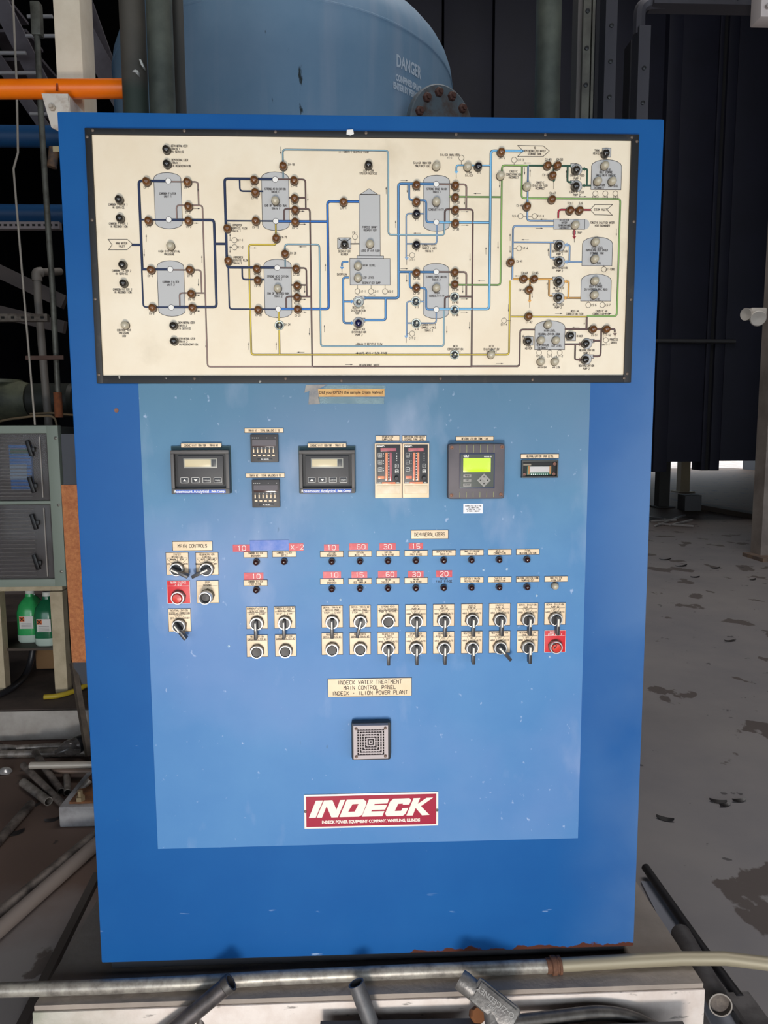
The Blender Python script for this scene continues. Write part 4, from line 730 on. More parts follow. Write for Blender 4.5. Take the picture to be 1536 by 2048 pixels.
# ---- company sign
o = obj('company_sign', slab(608.5, 1585, 876, 1652.5, .0012, .0040, bev=.0006), mat('sign_white', (236, 228, 218), .4), cab, 'crimson and white sign reading INDECK')
obj('sign_field', slab(612.5, 1588.5, 872, 1649, .0038, .0044), mat('sign_crimson', (158, 22, 54), .35), o, 'crimson field of the sign', 0)
def cp(x, y): return pan(580+x/4.8, 1330+y/4.8)
lm = mat('sign_letters', (238, 226, 214), .45)
for pl in ([(250, 1292), (318, 1290), (248, 1455), (182, 1457)], [(257, 1455), (327, 1290), (408, 1287), (447, 1378), (482, 1286), (530, 1284), (460, 1450), (398, 1452), (352, 1345), (308, 1454)],
   [(475, 1449), (545, 1283), (705, 1278), (733, 1300), (731, 1328), (695, 1425), (662, 1445)], [(690, 1445), (758, 1279), (950, 1273), (935, 1318), (812, 1323), (806, 1335), (930, 1332), (913, 1377), (785, 1382), (779, 1395), (905, 1392), (886, 1440)],
   [(912, 1415), (960, 1300), (992, 1274), (1145, 1268), (1163, 1287), (1143, 1328), (1080, 1330), (1083, 1320), (1038, 1322), (1005, 1391), (1066, 1389), (1078, 1364), (1135, 1361), (1108, 1415), (1082, 1437), (925, 1441)],
   [(1115, 1435), (1185, 1268), (1248, 1266), (1224, 1322), (1310, 1264), (1372, 1262), (1255, 1344), (1338, 1428), (1265, 1432), (1205, 1362), (1176, 1434)]):
    obj('logo_letter', MB().poly([cp(*p) for p in pl], .0048), lm, o, smooth=0)
obj('logo_letter_hole', MB().poly([cp(*p) for p in ((558, 1399), (600, 1326), (658, 1323), (622, 1396))], .0050), mat('sign_crimson', (158, 22, 54)), o, smooth=0)
mb = MB(); x, z = pan(742, 1640.2); fput(mb, 'INDECK POWER EQUIPMENT COMPANY. WHEELING, ILLINOIS', .0094, x, z, .0047, bold=.00042, sx=.83); obj('lettering', mb, lm, o, smooth=0)
for px in (611, 873.5):
    x, z = pan(px, 1618 if px > 700 else 1621); link('screw', scr, o, (x, -.0042, z))
# little fixings on the front
hole = mesh('hole_plug', MB().lathe([(.0045, .0), (.0045, .0012), (.0028, .0012), (.0003, .0006)], n=14), mat('rusty_hole', (120, 80, 64), .6)); x, z = pan(233, 821); link('hole_plug', hole, cab, (x, 0, z), label='rusty screw hole')
dot = mesh('fixing_screw', MB().lathe([(.0030, 0), (.0026, .0012), (.0003, .0016)], n=12), mat('pale_fixing', (150, 178, 204), .4))
for p in ((967, 1139.5), (1013.5, 1138), (1073, 1191), (458, 1292), (681, 1199), (1099, 1313)):
    x, z = pan(*p); link('fixing_screw', dot, cab, (x, -.0012, z))
x, z = pan(699, 269); obj('paint_chip', MB().poly([pan(694, 264), (pan(706, 263)), pan(708, 272), pan(701, 275), pan(693, 273)], .0102, .0006), white, board, 'bare white chip in the black frame', 0)
# ================================================================ BACKGROUND
def tube_px(name, p, r, m, label, cat, group=None, n=16, bend=0.0, caps=True, parent=None):
    """p: list of (px, py, Y)"""
    return None
def mk(name, mb, m, label, cat, group=None, smooth=35):
    return tag(obj(name, mb, m, smooth=smooth), label, cat, group)
def P3(l): return [at(*p) for p in l]
galv = mat('grey_green_galvanised', (98, 102, 92), .55, .35, (72, 76, 70), 12, .35, .7)
# ---- tank
TY = 2.15; TR = .80; tc = at(905, 175, TY); tc.x -= TR*1.01; seam_z = at(600, 30, TY-TR).z*.6+at(895, 135, TY).z*.4-.02
tank = thing('pressure_tank', (tc.x, TY, 0), 'large blue steel tank with a domed top behind the cabinet', 'tank')
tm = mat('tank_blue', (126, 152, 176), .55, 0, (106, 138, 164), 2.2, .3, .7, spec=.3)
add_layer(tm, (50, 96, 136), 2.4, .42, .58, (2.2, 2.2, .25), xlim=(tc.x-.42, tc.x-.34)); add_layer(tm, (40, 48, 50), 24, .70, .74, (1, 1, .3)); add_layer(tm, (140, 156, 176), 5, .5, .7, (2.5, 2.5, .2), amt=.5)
prof = [(TR, .45), (TR, seam_z-.006), (TR+.003, seam_z-.003), (TR+.003, seam_z+.003), (TR, seam_z+.006)]+[(TR*math.cos(a), seam_z+.006+TR*.50*math.sin(a)) for a in [i*math.pi/2/14 for i in range(1, 14)]]+[(.001, seam_z+.006+TR*.5)]
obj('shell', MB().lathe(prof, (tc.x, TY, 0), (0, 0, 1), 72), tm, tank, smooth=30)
for k in range(3):
    a = math.radians(90+k*120+30); obj('support_leg', MB().box((tc.x+.7*TR*math.cos(a), TY+.7*TR*math.sin(a), .30), (.12, .12, .60)), tm, tank)
# DANGER lettering wrapped on the shell
mb = MB()
for s, size, dz, dl in (('DANGER', .066, 0, 0), ('CONFINED SPACE', .034, -.064, 0), ('ENTER BY PERMIT', .034, -.098, -.015)):
    vs, fs = ftext(s, size, bold=.0018, sx=.56); a0 = math.radians(-46.5); zc = at(830, 130, TY-.6).z
    mb.add([(tc.x+(TR+.003)*math.cos(a0+(u+dl)/TR), TY+(TR+.003)*math.sin(a0+(u+dl)/TR), zc+v+dz) for u, v in vs], fs)
obj('stencil_lettering', mb, mat('stencil_pale', (186, 198, 210), .7), tank, 'faded white stencil DANGER', 0)['kind'] = 'stuff'
# flanged manway
fc = at(881, 257, TY-.62); fa = Vector((.50, -.86, -.08)).normalized(); manway = obj('flange', MB().lathe([(.10, -.35), (.10, -.02), (.155, -.02), (.160, -.015), (.160, .012), (.155, .016), (.0003, .018)], fc, fa, 40), mat('rusty_flange', (92, 102, 108), .6, 0, (84, 66, 56), 14, .5, .68), tank, 'round bolted flange on the tank side')
u = fa.cross(Vector((0, 0, 1))).normalized(); v = u.cross(fa)
for k in range(12):
    a = 2*math.pi*(k+.5)/12; p = fc+(u*math.cos(a)+v*math.sin(a))*.127; obj('bolt', MB().lathe([(.018, .014), (.018, .030), (.014, .034), (.010, .034), (.010, .042), (.0003, .042)], p, fa, 6), mat('bolt_rust', (88, 56, 46), .7), manway)
tag(obj('valve_bonnet', MB().lathe([(.05, 0), (.05, .08), (.035, .10), (.035, .16), (.0003, .17)], at(765, -60, TY-.1), (0, 0, 1), 16), mat('yellow_cap', (186, 150, 24), .5)), 'yellow cap on top of the blue tank', 'valve')
# ---- big vertical pipes left of the tank, and the one at right
dpipe = mat('grey_brown_lagging', (82, 76, 68), .7, 0, (64, 62, 56), 6, .3, .7); add_layer(dpipe, (48, 58, 50), 2, .2, .4, zlim=(at(270, 175, .8).z, at(270, 150, .8).z))
def vpipe(name, pxl, pxr, py, Y, m, label, top=4.4, cat='pipe', group='upright pipes behind the cabinet', bot=0.0, n=28):
    a, b_ = at(pxl, py, Y), at(pxr, py, Y); r = (b_.x-a.x)/2; x = (a.x+b_.x)/2
    return mk(name, MB().tube([(x, Y, bot), (x, Y, top)], r, n), m, label, cat, group)
vpipe('vertical_pipe', 246, 296, 190, .85, dpipe, 'wide brown-grey pipe, leftmost behind the cabinet top')
vpipe('vertical_pipe', 299, 350, 190, .82, galv, 'wide grey-green galvanised pipe beside the brown-grey one')
vpipe('vertical_pipe', 350, 372, 190, .95, mat('dull_grey_pipe', (70, 68, 64), .7), 'narrow dull pipe between the galvanised pipe and the tank')
vpipe('vertical_pipe', 1070, 1119, 190, .95, galv, 'lone grey galvanised pipe right of the blue tank')
chip = mat('bird_white', (200, 196, 188), .7)
for q in ([(278, 118), (282, 119), (287, 131), (287, 135), (282, 130)], [(264, 142), (270, 139), (276, 141), (277, 149), (273, 146)], [(271, 142), (276, 146), (277, 150), (274, 149)]):
    vp = bpy.data.objects['vertical_pipe']; v3 = [at(a, b_, .806) for a, b_ in q]; e = MB(); e.add(v3+[v+Vector((0, .02, 0)) for v in v3], [tuple(range(len(q))), tuple(range(2*len(q)-1, len(q)-1, -1))]+[(i, len(q)+i, len(q)+(i+1) % len(q), (i+1) % len(q)) for i in range(len(q))]); obj('paint_chip', e, chip, vp, 'white chip on the brown pipe', 0)
# ---- cream column with orange pipe
cc = mat('cream_painted_steel', (226, 212, 190), .6, 0, (212, 196, 172), 6, .4, .7, bump=.3)
add_layer(cc, (80, 60, 44), 16, .70, .73)
a, b_ = at(109, 80, 1.0), at(163, 80, 1.0)
mk('support_column', MB().box(((a.x+b_.x)/2, 1.06, 2.1), (b_.x-a.x, .12, 4.6), bev=.006), cc, 'cream painted steel column behind the cabinet\'s left corner', 'column')
op = at(0, 182, .88); oe = at(250, 183, .92)
orange = mat('orange_paint', (250, 124, 10), .35, 0, (238, 108, 6), 3)
opipe = thing('orange_pipe', (-1.2, .9, op.z-.03), 'bright orange pipe running level behind the cabinet', 'pipe')
rr = 16.5*(.92-CAM.y)/F_PX
obj('pipe_run', MB().tube([(op.x-.8, .90, op.z), (oe.x+.05, .90, oe.z)], rr, 24), orange, opipe)
# u-bolt and bracket
bx = at(122, 183, .9).x
obj('u_bolt', MB().tube([Vector((bx, .90+(rr+.004)*math.sin(t), op.z+(rr+.004)*math.cos(t))) for t in [(-1.6+i*.32) for i in range(11)]], .004, 8), mat('orange_bolt', (150, 60, 20), .5), opipe)
brk = thing('pipe_bracket', (bx, .95, 2.0), 'white steel angle bracket under the orange pipe', 'bracket')
wbr = mat('white_bracket', (206, 196, 184), .6, 0, (170, 150, 132), 20, .5, .7)
bz = op.z-rr
obj('arm', MB().box((bx+.012, .93, bz-.006), (.075, .20, .008)), wbr, brk); obj('web', MB().add([(bx+.046, .83, bz-.01), (bx+.052, .83, bz-.01), (bx+.052, 1.0, bz-.01), (bx+.046, 1.0, bz-.01), (bx+.046, .83, bz-.10), (bx+.052, .83, bz-.10), (bx+.052, 1.0, bz-.20), (bx+.046, 1.0, bz-.20)], [(0, 1, 2, 3), (4, 7, 6, 5), (0, 4, 5, 1), (1, 5, 6, 2), (2, 6, 7, 3), (3, 7, 4, 0)]), wbr, brk, smooth=0)
fpl = [(bx-.030, .825, bz-.002), (bx+.050, .825, bz-.002), (bx+.050, .825, bz-.13), (bx-.006, .825, bz-.10)]
obj('face_plate', MB().add(fpl+[(x, y+.006, z) for x, y, z in fpl], [(0, 1, 2, 3), (7, 6, 5, 4), (0, 4, 5, 1), (1, 5, 6, 2), (2, 6, 7, 3), (3, 7, 4, 0)]), wbr, brk, smooth=0)
obj('nut', MB().lathe([(.010, 0), (.010, .01), (.006, .01), (.006, .02), (.0003, .02)], (bx+.002, .825, bz-.045), (0, -1, 0), 6), mat('bracket_nut', (190, 176, 160), .5, .3), brk)
# ---- stairs (dark stringers with rails) far upper left
stm = mat('dark_stair_steel', (88, 84, 90), .6, .1, (66, 60, 66), 4); railm = mat('rail_grey', (140, 138, 140), .5, .2)
st = thing('steel_staircase', (-3, 3.2, 1.6), 'dark steel staircase with sloping stringers at the upper left', 'staircase')
for a, b_, wd in (((-40, -75, 3.0), (120, 245, 3.0), .10), ((70, -120, 3.3), (250, 215, 3.3), .12), ((-60, 40, 3.4), (100, 270, 3.4), .07), ((150, -60, 3.6), (245, 205, 3.6), .08)):
    obj('stringer', MB().bar(at(*a), at(*b_), .03, wd, (0, 0, 1)), stm, st)
for y_, xa, xb in ((106, -60, 52), (146, -60, 78), (228, 60, 112), (72, 52, 112), (33, 55, 105)):
    obj('rail', MB().tube(P3([(xa, y_, 2.9), (xb, y_, 2.9)]), .010 if y_ < 220 else .009, 10), railm, st)
for k in range(9):
    x, y_ = -10+k*30, -30+k*56; obj('tread', MB().bar(at(x-60, y_, 3.7), at(x+20, y_, 3.7), .25, .02), stm, st)
# ---- conduits and wires at left
cond = mat('old_conduit', (104, 104, 96), .5, .4, (76, 74, 68), 20)
pv = thing('conduit', at(100, 790, 1.9), 'grey-green galvanised conduit rising beside the cabinet with a rusted end', 'pipe')
obj('pipe_run', MB().tube(P3([(72, 22, 1.9), (82, 230, 1.9), (94, 420, 1.9), (104, 560, 1.9), (116, 788, 1.9)]), .0128, 14), cond, pv)
obj('socket', MB().box(at(74, 40, 1.9), (.042, .04, .14), bev=.006), cond, pv)
obj('rusty_coupling', MB().tube(P3([(115, 785, 1.9), (118, 835, 1.9)]), .019, 14), mat('orange_rust', (120, 66, 34), .9, 0, (84, 50, 34), 30), pv, label='orange rusted coupling')
mk('cable', MB().tube(P3([(24, -40, 1.6), (33, 160, 1.6), (36, 305, 1.6), (27, 338, 1.6), (32, 400, 1.6), (48, 590, 1.6), (70, 850, 1.6)]), .0045, 8), mat('wire_grey', (150, 142, 132), .5, .2), 'thin kinked wire hanging at the far left', 'wire')
pvc = thing('plastic_pipe', at(90, 800, 2.4), 'grey plastic pipe with an elbow behind the thin wire', 'pipe')
pm = mat('pvc_grey', (104, 98, 92), .6)
obj('pipe_run', MB().tube(P3([(120, 543, 2.6), (74, 545, 2.4), (76, 600, 2.4), (96, 835, 2.4), (150, 1420, 2.4)]), .020, 14, bend=.04), pm, pvc); obj('elbow', MB().tube(P3([(84, 544, 2.42), (73, 545, 2.4), (74.5, 562, 2.4)]), .026, 14, bend=.03), pm, pvc)
bp = mat('dark_blue_pipe', (14, 62, 104), .5)
for y_, r_, Y_, lb in ((272, .055, 2.6, 'upper dark blue pipe crossing at the left'), (427, .050, 2.6, 'lower dark blue pipe crossing at the left')):
    mk('blue_pipe', MB().tube(P3([(-90, y_, Y_), (150, y_+2, Y_)]), r_, 20), bp, lb, 'pipe', 'blue pipes at the left')
def strut(xa, xb, y_, Y, hpx, lb, m, holes, slope=0):
    a, b_ = at(xa, y_, Y), at(xb, y_+slope, Y); t = thing('perforated_strut', ((a.x+b_.x)/2, Y, a.z), lb, 'bracket'); h = hpx*(Y-CAM.y)/F_PX
    obj('channel', MB().bar(a, b_, .03, h), m, t); L = (b_-a)
    for k in range(holes):
        p = a+L*((k+.5)/holes); obj('slot', MB().box((p.x, Y-.0155, p.z), (h*.42, .003, h*.30)), mat('slot_black', (12, 12, 12), .9), t, smooth=0)
strut(-60, 121, 452, 2.2, 13, 'pale perforated strut below the lower blue pipe', mat('strut_pale', (116, 108, 110), .6), 16)
strut(-60, 97, 636, 2.1, 14, 'rusty perforated strut crossing the plastic pipe', mat('strut_rust', (98, 90, 82), .7, .2, (66, 56, 50), 30), 8)
mk('flat_bar', MB().bar(at(52, 716, 1.85), at(127, 715, 1.85), .01, .019), mat('brown_bar', (78, 56, 48), .8), 'short brown steel bar clamped across the pipes', 'bar')
mk('steel_beam', MB().bar(at(-60, 515, 3.2), at(130, 605, 3.2), .05, .085), mat('beam_grey', (70, 62, 60), .7), 'sloping grey steel beam behind the plastic pipe', 'beam')
mk('steel_beam', MB().bar(at(-60, 610, 3.3), at(130, 655, 3.3), .05, .08), mat('beam_grey', (70, 62, 60), .7), 'lower grey beam behind the rusty strut', 'beam')
# pump
pu = thing('pump', at(20, 810, 2.8), 'pale green flanged pump body above the analyser cabinet', 'pump'); pg = mat('pump_green', (92, 94, 74), .6, 0, (62, 64, 54), 10)
pc = at(14, 800, 2.9)
obj('casing', MB().lathe([(.10, -.14), (.12, -.06), (.12, .06), (.10, .14)], pc, (1, 0, 0), 28, True, True), pg, pu); obj('flange', MB().lathe([(.11, 0), (.11, .02)], pc+Vector((-.02, 0, .10)), (0, 0, 1), 28, True, True), pg, pu)
obj('neck', MB().lathe([(.075, 0), (.075, .10)], pc+Vector((-.02, 0, .02)), (0, 0, 1), 24), pg, pu); obj('motor', MB().lathe([(.085, 0), (.10, .02), (.10, .26), (.085, .28)], pc+Vector((.13, 0, 0)), (1, 0, 0), 28, True, True), mat('motor_dark', (34, 36, 30), .6), pu)
hose = mat('bronze_tube', (122, 104, 80), .5, .3)
mk('copper_tube', MB().tube(P3([(-40, 852, 1.95), (20, 838, 1.95), (70, 832, 1.95), (110, 832, 1.95), (117, 870, 1.95)]), .0055, 8, bend=.03), hose, 'thin bronze tube bent over the analyser cabinet', 'tube')
mk('copper_tube', MB().tube(P3([(60, 828, 2.0), (100, 826, 2.0), (150, 830, 2.0)]), .005, 8), hose, 'thin bronze tube leading behind the blue cabinet', 'tube')
vv = thing('small_valve', at(108, 312, 1.7), 'small brown valve with a pale tag beside the cabinet\'s top left edge', 'valve')
obj('valve_body', MB().tube(P3([(104, 335, 1.7), (108, 296, 1.7)]), .020, 14), mat('valve_brown', (112, 84, 60), .7, 0, (60, 58, 60), 30), vv)
obj('tag', MB().box(at(112, 298, 1.67), (.025, .003, .022)), mat('tag_cream', (190, 176, 140), .6), vv, smooth=0)
# ---- left plinth, rack, analyser box
kerbY = atz(60, 1480, 0.0).y
kp = thing('concrete_kerb', (-2.2, kerbY+.6, 0), 'low white-painted concrete plinth under the analyser rack', 'plinth')
b = MB().box((-2.5, kerbY+1.2, .07), (3.4, 2.38, .14), bev=.004); obj('slab', b, mat('plinth_dark_top', (78, 66, 60), .8, 0, (52, 44, 42), 5), kp)
obj('painted_face', MB().box((-2.5, kerbY-.003, .070), (3.4, .006, .134)), mat('dirty_white', (178, 172, 166), .7, 0, (140, 130, 122), 5, .4, .7), kp, 'dirty white front face', 0)
RY = kerbY+.22
rk = thing('equipment_rack', (at(60, 1300, RY).x, RY, .14), 'cream steel rack standing on the left plinth', 'rack')
rm = mat('rack_cream', (192, 176, 148), .6, 0, (170, 154, 126), 12)
xr = at(122, 1280, RY).x; xl = at(0, 1280, RY).x; ztop = at(60, 1172, RY).z; lw = .058
obj('leg', MB().box((xr-.0, RY, (.14+ztop)/2-.012), (lw, .05, ztop-.14-.022)), rm, rk, smooth=0); obj('leg', MB().box((xl-.005, RY, (.14+ztop)/2-.012), (lw*1.0, .05, ztop-.14-.022)), rm, rk, smooth=0)
obj('leg', MB().box((xr-.0, RY+.5, (.14+ztop)/2-.012), (lw, .05, ztop-.14-.022)), rm, rk, smooth=0); obj('top_rail', MB().box(((xr+xl)/2-.3, RY, ztop-.008), (xr-xl+.66, .05, .02)), rm, rk, smooth=0)
shz = at(60, 1300, RY).z
obj('shelf', MB().box(((xr+xl)/2-.28, RY+.26, shz), (xr-xl+.60, .50, .012)), mat('shelf_dark', (70, 58, 48), .6), rk, smooth=0)
bxr = at(125, 1000, RY-.03).x; bt = at(60, 851, RY-.03).z; bb = ztop+.004; BW = .62
ab = thing('analyser_cabinet', (bxr-BW/2, RY+.1, bb), 'grey-green wall cabinet with two ribbed clear doors at the left', 'cabinet')
gf = mat('sage_grey_plastic', (138, 148, 136), .5); FY = RY-.03
obj('body', MB().box((bxr-BW/2, FY+.13, (bt+bb)/2), (BW, .20, bt-bb-.01), bev=.012), mat('box_dark', (54, 56, 54), .6), ab)
zm = at(60, 1005, FY).z
for i_, q in enumerate(((bxr-BW/2, bt-.018, BW-.004, .036), (bxr-BW/2, bb+.018, BW-.004, .036), (bxr-.026, (bt+bb)/2, .052, bt-bb), (bxr-BW+.02, (bt+bb)/2, .04, bt-bb), (bxr-BW/2, zm, BW-.008, .016))):
    obj('front_frame', MB().box((q[0], FY+.0104-.0007*(i_ in (2, 3)), q[1]), (q[2], .04, q[3]), bev=.003), gf, ab)
glassm = mat('smoked_clear_door', (120, 116, 116), .12, 0, alpha=.2, coat=.3); riba = mat('door_rib', (128, 120, 116), .25, 0, alpha=.5)
inner = mat('door_inner', (92, 86, 86), .5)
for (za, zb) in ((zm+.01, bt-.036), (bb+.036, zm-.01)):
    xm = bxr-.054-(BW-.10)/2; wdt = BW-.10
    d = obj('door', MB().box((xm, FY-.008, (za+zb)/2), (wdt, .010, zb-za), bev=.004), glassm, ab, 'clear ribbed door')
    obj('door_edge', MB().box((bxr-.080, FY-.016, (za+zb)/2), (.004, .006, zb-za-.03)), mat('edge_light', (170, 160, 152), .3), d, smooth=0)
    for k in range(18):
        zz = za+.02+(zb-za-.04)*k/17; obj('rib', MB().box((xm-.03, FY-.0145, zz), (wdt-.09, .003, .004)), riba, d, smooth=0)
    for dz in (.22, .76):
        zz = zb-(zb-za)*dz; obj('latch', MB().box((bxr-.125, FY-.024, zz), (.018, .018, .075), Matrix.Rotation(-.25, 3, 'Y'), .004).box((bxr-.110, FY-.024, zz-.005), (.018, .012, .022), None, .004), mat('latch_black', (22, 20, 22), .4), d)
    obj('back_plate', MB().box((xm, FY+.022, (za+zb)/2), (wdt, .004, zb-za)), inner, ab, smooth=0)
a, b_ = at(17, 889, FY), at(66, 980, FY)
dev = obj('analyser_module', MB().box(((a.x+b_.x)/2, FY+.008, (a.z+b_.z)/2), (b_.x-a.x, .02, a.z-b_.z), bev=.003), mat('module_blue', (40, 122, 205), .4), ab, 'blue analyser module with a green display')
obj('display', MB().box(((a.x+b_.x)/2, FY-.0035, a.z-.032), (.085, .003, .02)), mat('display_green', (30, 80, 62), .4), dev, smooth=0)
obj('module_cover', MB().box(((a.x+b_.x)/2-.01, FY-.0035, (a.z+b_.z)/2-.02), (.075, .003, .07)), mat('cover_pale', (120, 138, 160), .4), dev, smooth=0)
sbm = mesh('frame_screw', MB().lathe([(.007, 0), (.007, .003), (.0003, .005)], n=12), mat('frame_screw_metal', (130, 128, 120), .4, .5))
for px, py in ((111, 876), (117, 1010), (123, 1143)):
    p = at(px, py, FY-.012); link('frame_screw', sbm, ab, tuple(p))
# jerrycans
def can(px, name, lab, liquid, zoff=0, sy=0, rx=.052):
    base = Vector((at(px, 1290, RY+.12+sy).x, RY+.12+sy, shz+.006)); t = thing('jerrycan', base, lab, 'bottle', 'green bottles on the rack shelf')
    H = .235; mb = MB(); sec = []
    for h, s in ((0, .86), (.012, .98), (.04, 1), (.15, 1), (.185, .86), (.21, .55), (.222, .36), (H, .34)): sec.append((h, s))
    n_ = 24; vs = []
    for h, s in sec:
        for k in range(n_):
            a = 2*math.pi*k/n_; ca, sa = math.cos(a), math.sin(a); e = .55
            vs.append((base.x+rx*s*math.copysign(abs(ca)**e, ca), base.y+.07*s*math.copysign(abs(sa)**e, sa), base.z+h))
    fs = [(i*n_+k, i*n_+(k+1) % n_, (i+1)*n_+(k+1) % n_, (i+1)*n_+k) for i in range(len(sec)-1) for k in range(n_)]+[tuple(reversed(range(n_))), tuple(range((len(sec)-1)*n_, len(sec)*n_))]
    obj('bottle_body', MB().add(vs, fs), liquid, t); f4 = [Vector((base.x+(v[0]-base.x)*1.012, base.y+(v[1]-base.y)*1.012, v[2]-.0005)) for v in vs[:3*n_]]; obj('bottle_foot', MB().add(f4, [(i*n_+k, i*n_+(k+1) % n_, (i+1)*n_+(k+1) % n_, (i+1)*n_+k) for i in range(2) for k in range(n_)]+[tuple(reversed(range(n_)))]), mat('frosted_foot', (178, 194, 184), .4), t)
    obj('cap', MB().lathe([(.020, 0), (.021, .004), (.021, .022), (.018, .025), (.0003, .025)], (base.x, base.y, base.z+H-.004), (0, 0, 1), 20), mat('cap_white', (205, 205, 198), .4), t)
    lb = obj('paper_label', MB().box((base.x+.008, base.y-.0715, base.z+.105), (.066, .002, .062)), mat('label_white', (212, 208, 204), .6), t, smooth=0)
    obj('hazard_square', MB().box((base.x-.012, base.y-.073, base.z+.122), (.024, .001, .024)), mat('hazard_orange', (206, 96, 34), .5), lb, smooth=0)
    mb = MB(); q = base+Vector((-.012, 0, .122)); mb.rib((q.x-.008, q.z-.008), (q.x+.008, q.z+.008), .004, -(base.y-.0742)); mb.rib((q.x-.008, q.z+.008), (q.x+.008, q.z-.008), .004, -(base.y-.0742))
    for k in range(4): mb.rib((base.x-.015, base.z+.100-k*.007), (base.x+.033, base.z+.100-k*.007), .0012, -(base.y-.0742))
    obj('label_print', mb, ink, lb, smooth=0)
can(66, 'a', 'bright green bottle with white cap, left one on the shelf', mat('green_liquid', (44, 150, 84), .25, 0, (60, 170, 96), 6, coat=.3), sy=.04)
can(100, 'b', 'dark green bottle with white cap beside the rack leg', mat('dark_green_liquid', (26, 92, 62), .25, 0, (36, 110, 74), 6, coat=.3), sy=-.02)
# particle board strip
YB = 1.05; q = [at(122, 970, YB), at(152, 970, YB), at(172, 1325, YB), at(144, 1325, YB)]
cork = mat('orange_particle_board', (200, 132, 84), .9, 0, (170, 102, 66), 90, .35, .65, bump=.6, bscale=200)
x0_, x1_ = q[0].x, q[2].x+.03
mk('particle_board', MB().add([(q[0].x, YB, q[0].z), (q[0].x+.10, YB, q[0].z), (q[3].x+.10, YB, q[3].z), (q[3].x, YB, q[3].z)]+[(q[0].x, YB+.02, q[0].z), (q[0].x+.10, YB+.02, q[0].z), (q[3].x+.10, YB+.02, q[3].z), (q[3].x, YB+.02, q[3].z)], [(3, 2, 1, 0), (4, 5, 6, 7), (0, 1, 5, 4), (1, 2, 6, 5), (2, 3, 7, 6), (3, 0, 4, 7)]), cork, 'orange-brown particle board strip beside the cabinet\'s left edge', 'board', smooth=0)
mk('grey_panel', MB().box((at(142, 920, 1.5).x+.02, 1.5, (at(142, 868, 1.5).z+.3)/2), (.10, .03, at(142, 868, 1.5).z-.3)), mat('panel_bluegrey', (70, 72, 80), .6), 'blue-grey sheet standing between analyser and blue cabinets', 'panel')
wood = mat('weathered_bar', (92, 80, 68), .7, 0, (70, 60, 52), 20)
mk('steel_bar', MB().bar(atz(178, 1512, .02), at(146, 1325, kerbY-.1), .022, .035), wood, 'grey weathered bar leaning beside the cabinet\'s left edge', 'bar')
mk('yellow_hose', MB().tube([atz(88, 1394, .155), atz(115, 1392, .155), atz(150, 1382, .155), atz(180, 1366, .17)], .012, 12, bend=.05), mat('hose_yellow', (176, 152, 40), .5), 'short yellow hose lying on the left plinth', 'hose')
mk('black_hose', MB().tube([atz(-30, 1400, .16), atz(20, 1380, .16), atz(60, 1345, .16), (at(85, 1310, RY+.3).x, RY+.25, .42)], .016, 12, bend=.12), dark, 'black hose curling under the rack shelf', 'hose')
mk('cardboard_box', MB().box((at(103, 1340, RY+.35).x, RY+.4, .235), (.13, .16, .17), bev=.003), mat('cardboard', (126, 96, 64), .8), 'brown cardboard box under the rack shelf', 'box')
# ---- pipe and conduit scraps on the left floor
tubm = mat('conduit_steel', (150, 142, 136), .4, .35, (84, 76, 70), 26, .4, .7); tubd = mat('dark_conduit', (122, 112, 106), .5, .2, (60, 54, 52), 20)
bright = mat('bright_conduit', (214, 204, 192), .3, .45)
def scrap(a, b_, r, m, lab, z=None, za=None, zb=None, open_=True):
    p0 = atz(*a, za if za is not None else r); p1 = atz(*b_, zb if zb is not None else r); t = thing('conduit_offcut', (p0+p1)/2-Vector((0, 0, r)), lab, 'pipe', 'conduit scraps on the left floor')
    d = (p1-p0); L = d.length; d.normalize(); obj('tube', MB().lathe([(r*.84, 0), (r*.84, L), (r, L), (r, 0), (r*.84, 0)], p0, d, 20), m, t)
    obj('cut_end', MB().lathe([(r*.82, L-.002), (r*.84, L+.0006), (r*.98, L+.0006), (r, L-.001)], p0, d, 20), mat('cut_edge', (186, 180, 174), .3, .7), t, label='bright cut end'); return t
scrap((34, 1496), (200, 1488), .012, tubm, 'grey offcut lying along the foot of the left plinth', za=.03, zb=.03)
scrap((-30, 1492), (150, 1504), .012, tubm, 'offcut crossing the far left scrap pile', za=.022, zb=.022)
scrap((2, 1508), (190, 1505), .016, tubm, 'thick pale offcut in front of the plinth, lying level')
scrap((0, 1498), (120, 1489), .010, tubd, 'thin dark offcut nearest the plinth', za=.012, zb=.012)
scrap((200, 1529), (61, 1531), .0135, bright, 'shiny straight conduit reaching the cabinet edge', za=.07, zb=.06)
scrap((200, 1543), (104, 1542), .010, mat('worn_brown_pipe', (128, 108, 96), .5, .3), 'brownish offcut just below the shiny conduit', za=.03, zb=.03)
scrap((70, 1505), (122, 1583), .014, tubd, 'dark bent offcut under the shiny conduit', za=.05)
scrap((133, 1545), (135, 1585), .014, tubm, 'short offcut end-on beside the footing')
scrap((46, 1530), (130, 1613), .013, tubd, 'long dark offcut sloping down to the footing', za=.04, zb=.015)
scrap((46, 1565), (97, 1603), .016, tubm, 'short galvanised offcut with a bright round end')
scrap((180, 1560), (130, 1614), .012, tubm, 'offcut leaning against the concrete footing', za=.10, zb=.03)
scrap((62, 1608), (-10, 1690), .016, tubd, 'long offcut lying diagonally at the left frame edge')
scrap((215, 1650), (-30, 1850), .017, tubd, 'upper of the two long dark pipes running under the cabinet', za=.03, zb=.03)
scrap((215, 1668), (-30, 1884), .022, mat('dusty_pipe', (134, 122, 116), .7), 'lower and thicker of the two long pipes at lower left', za=.022, zb=.022)
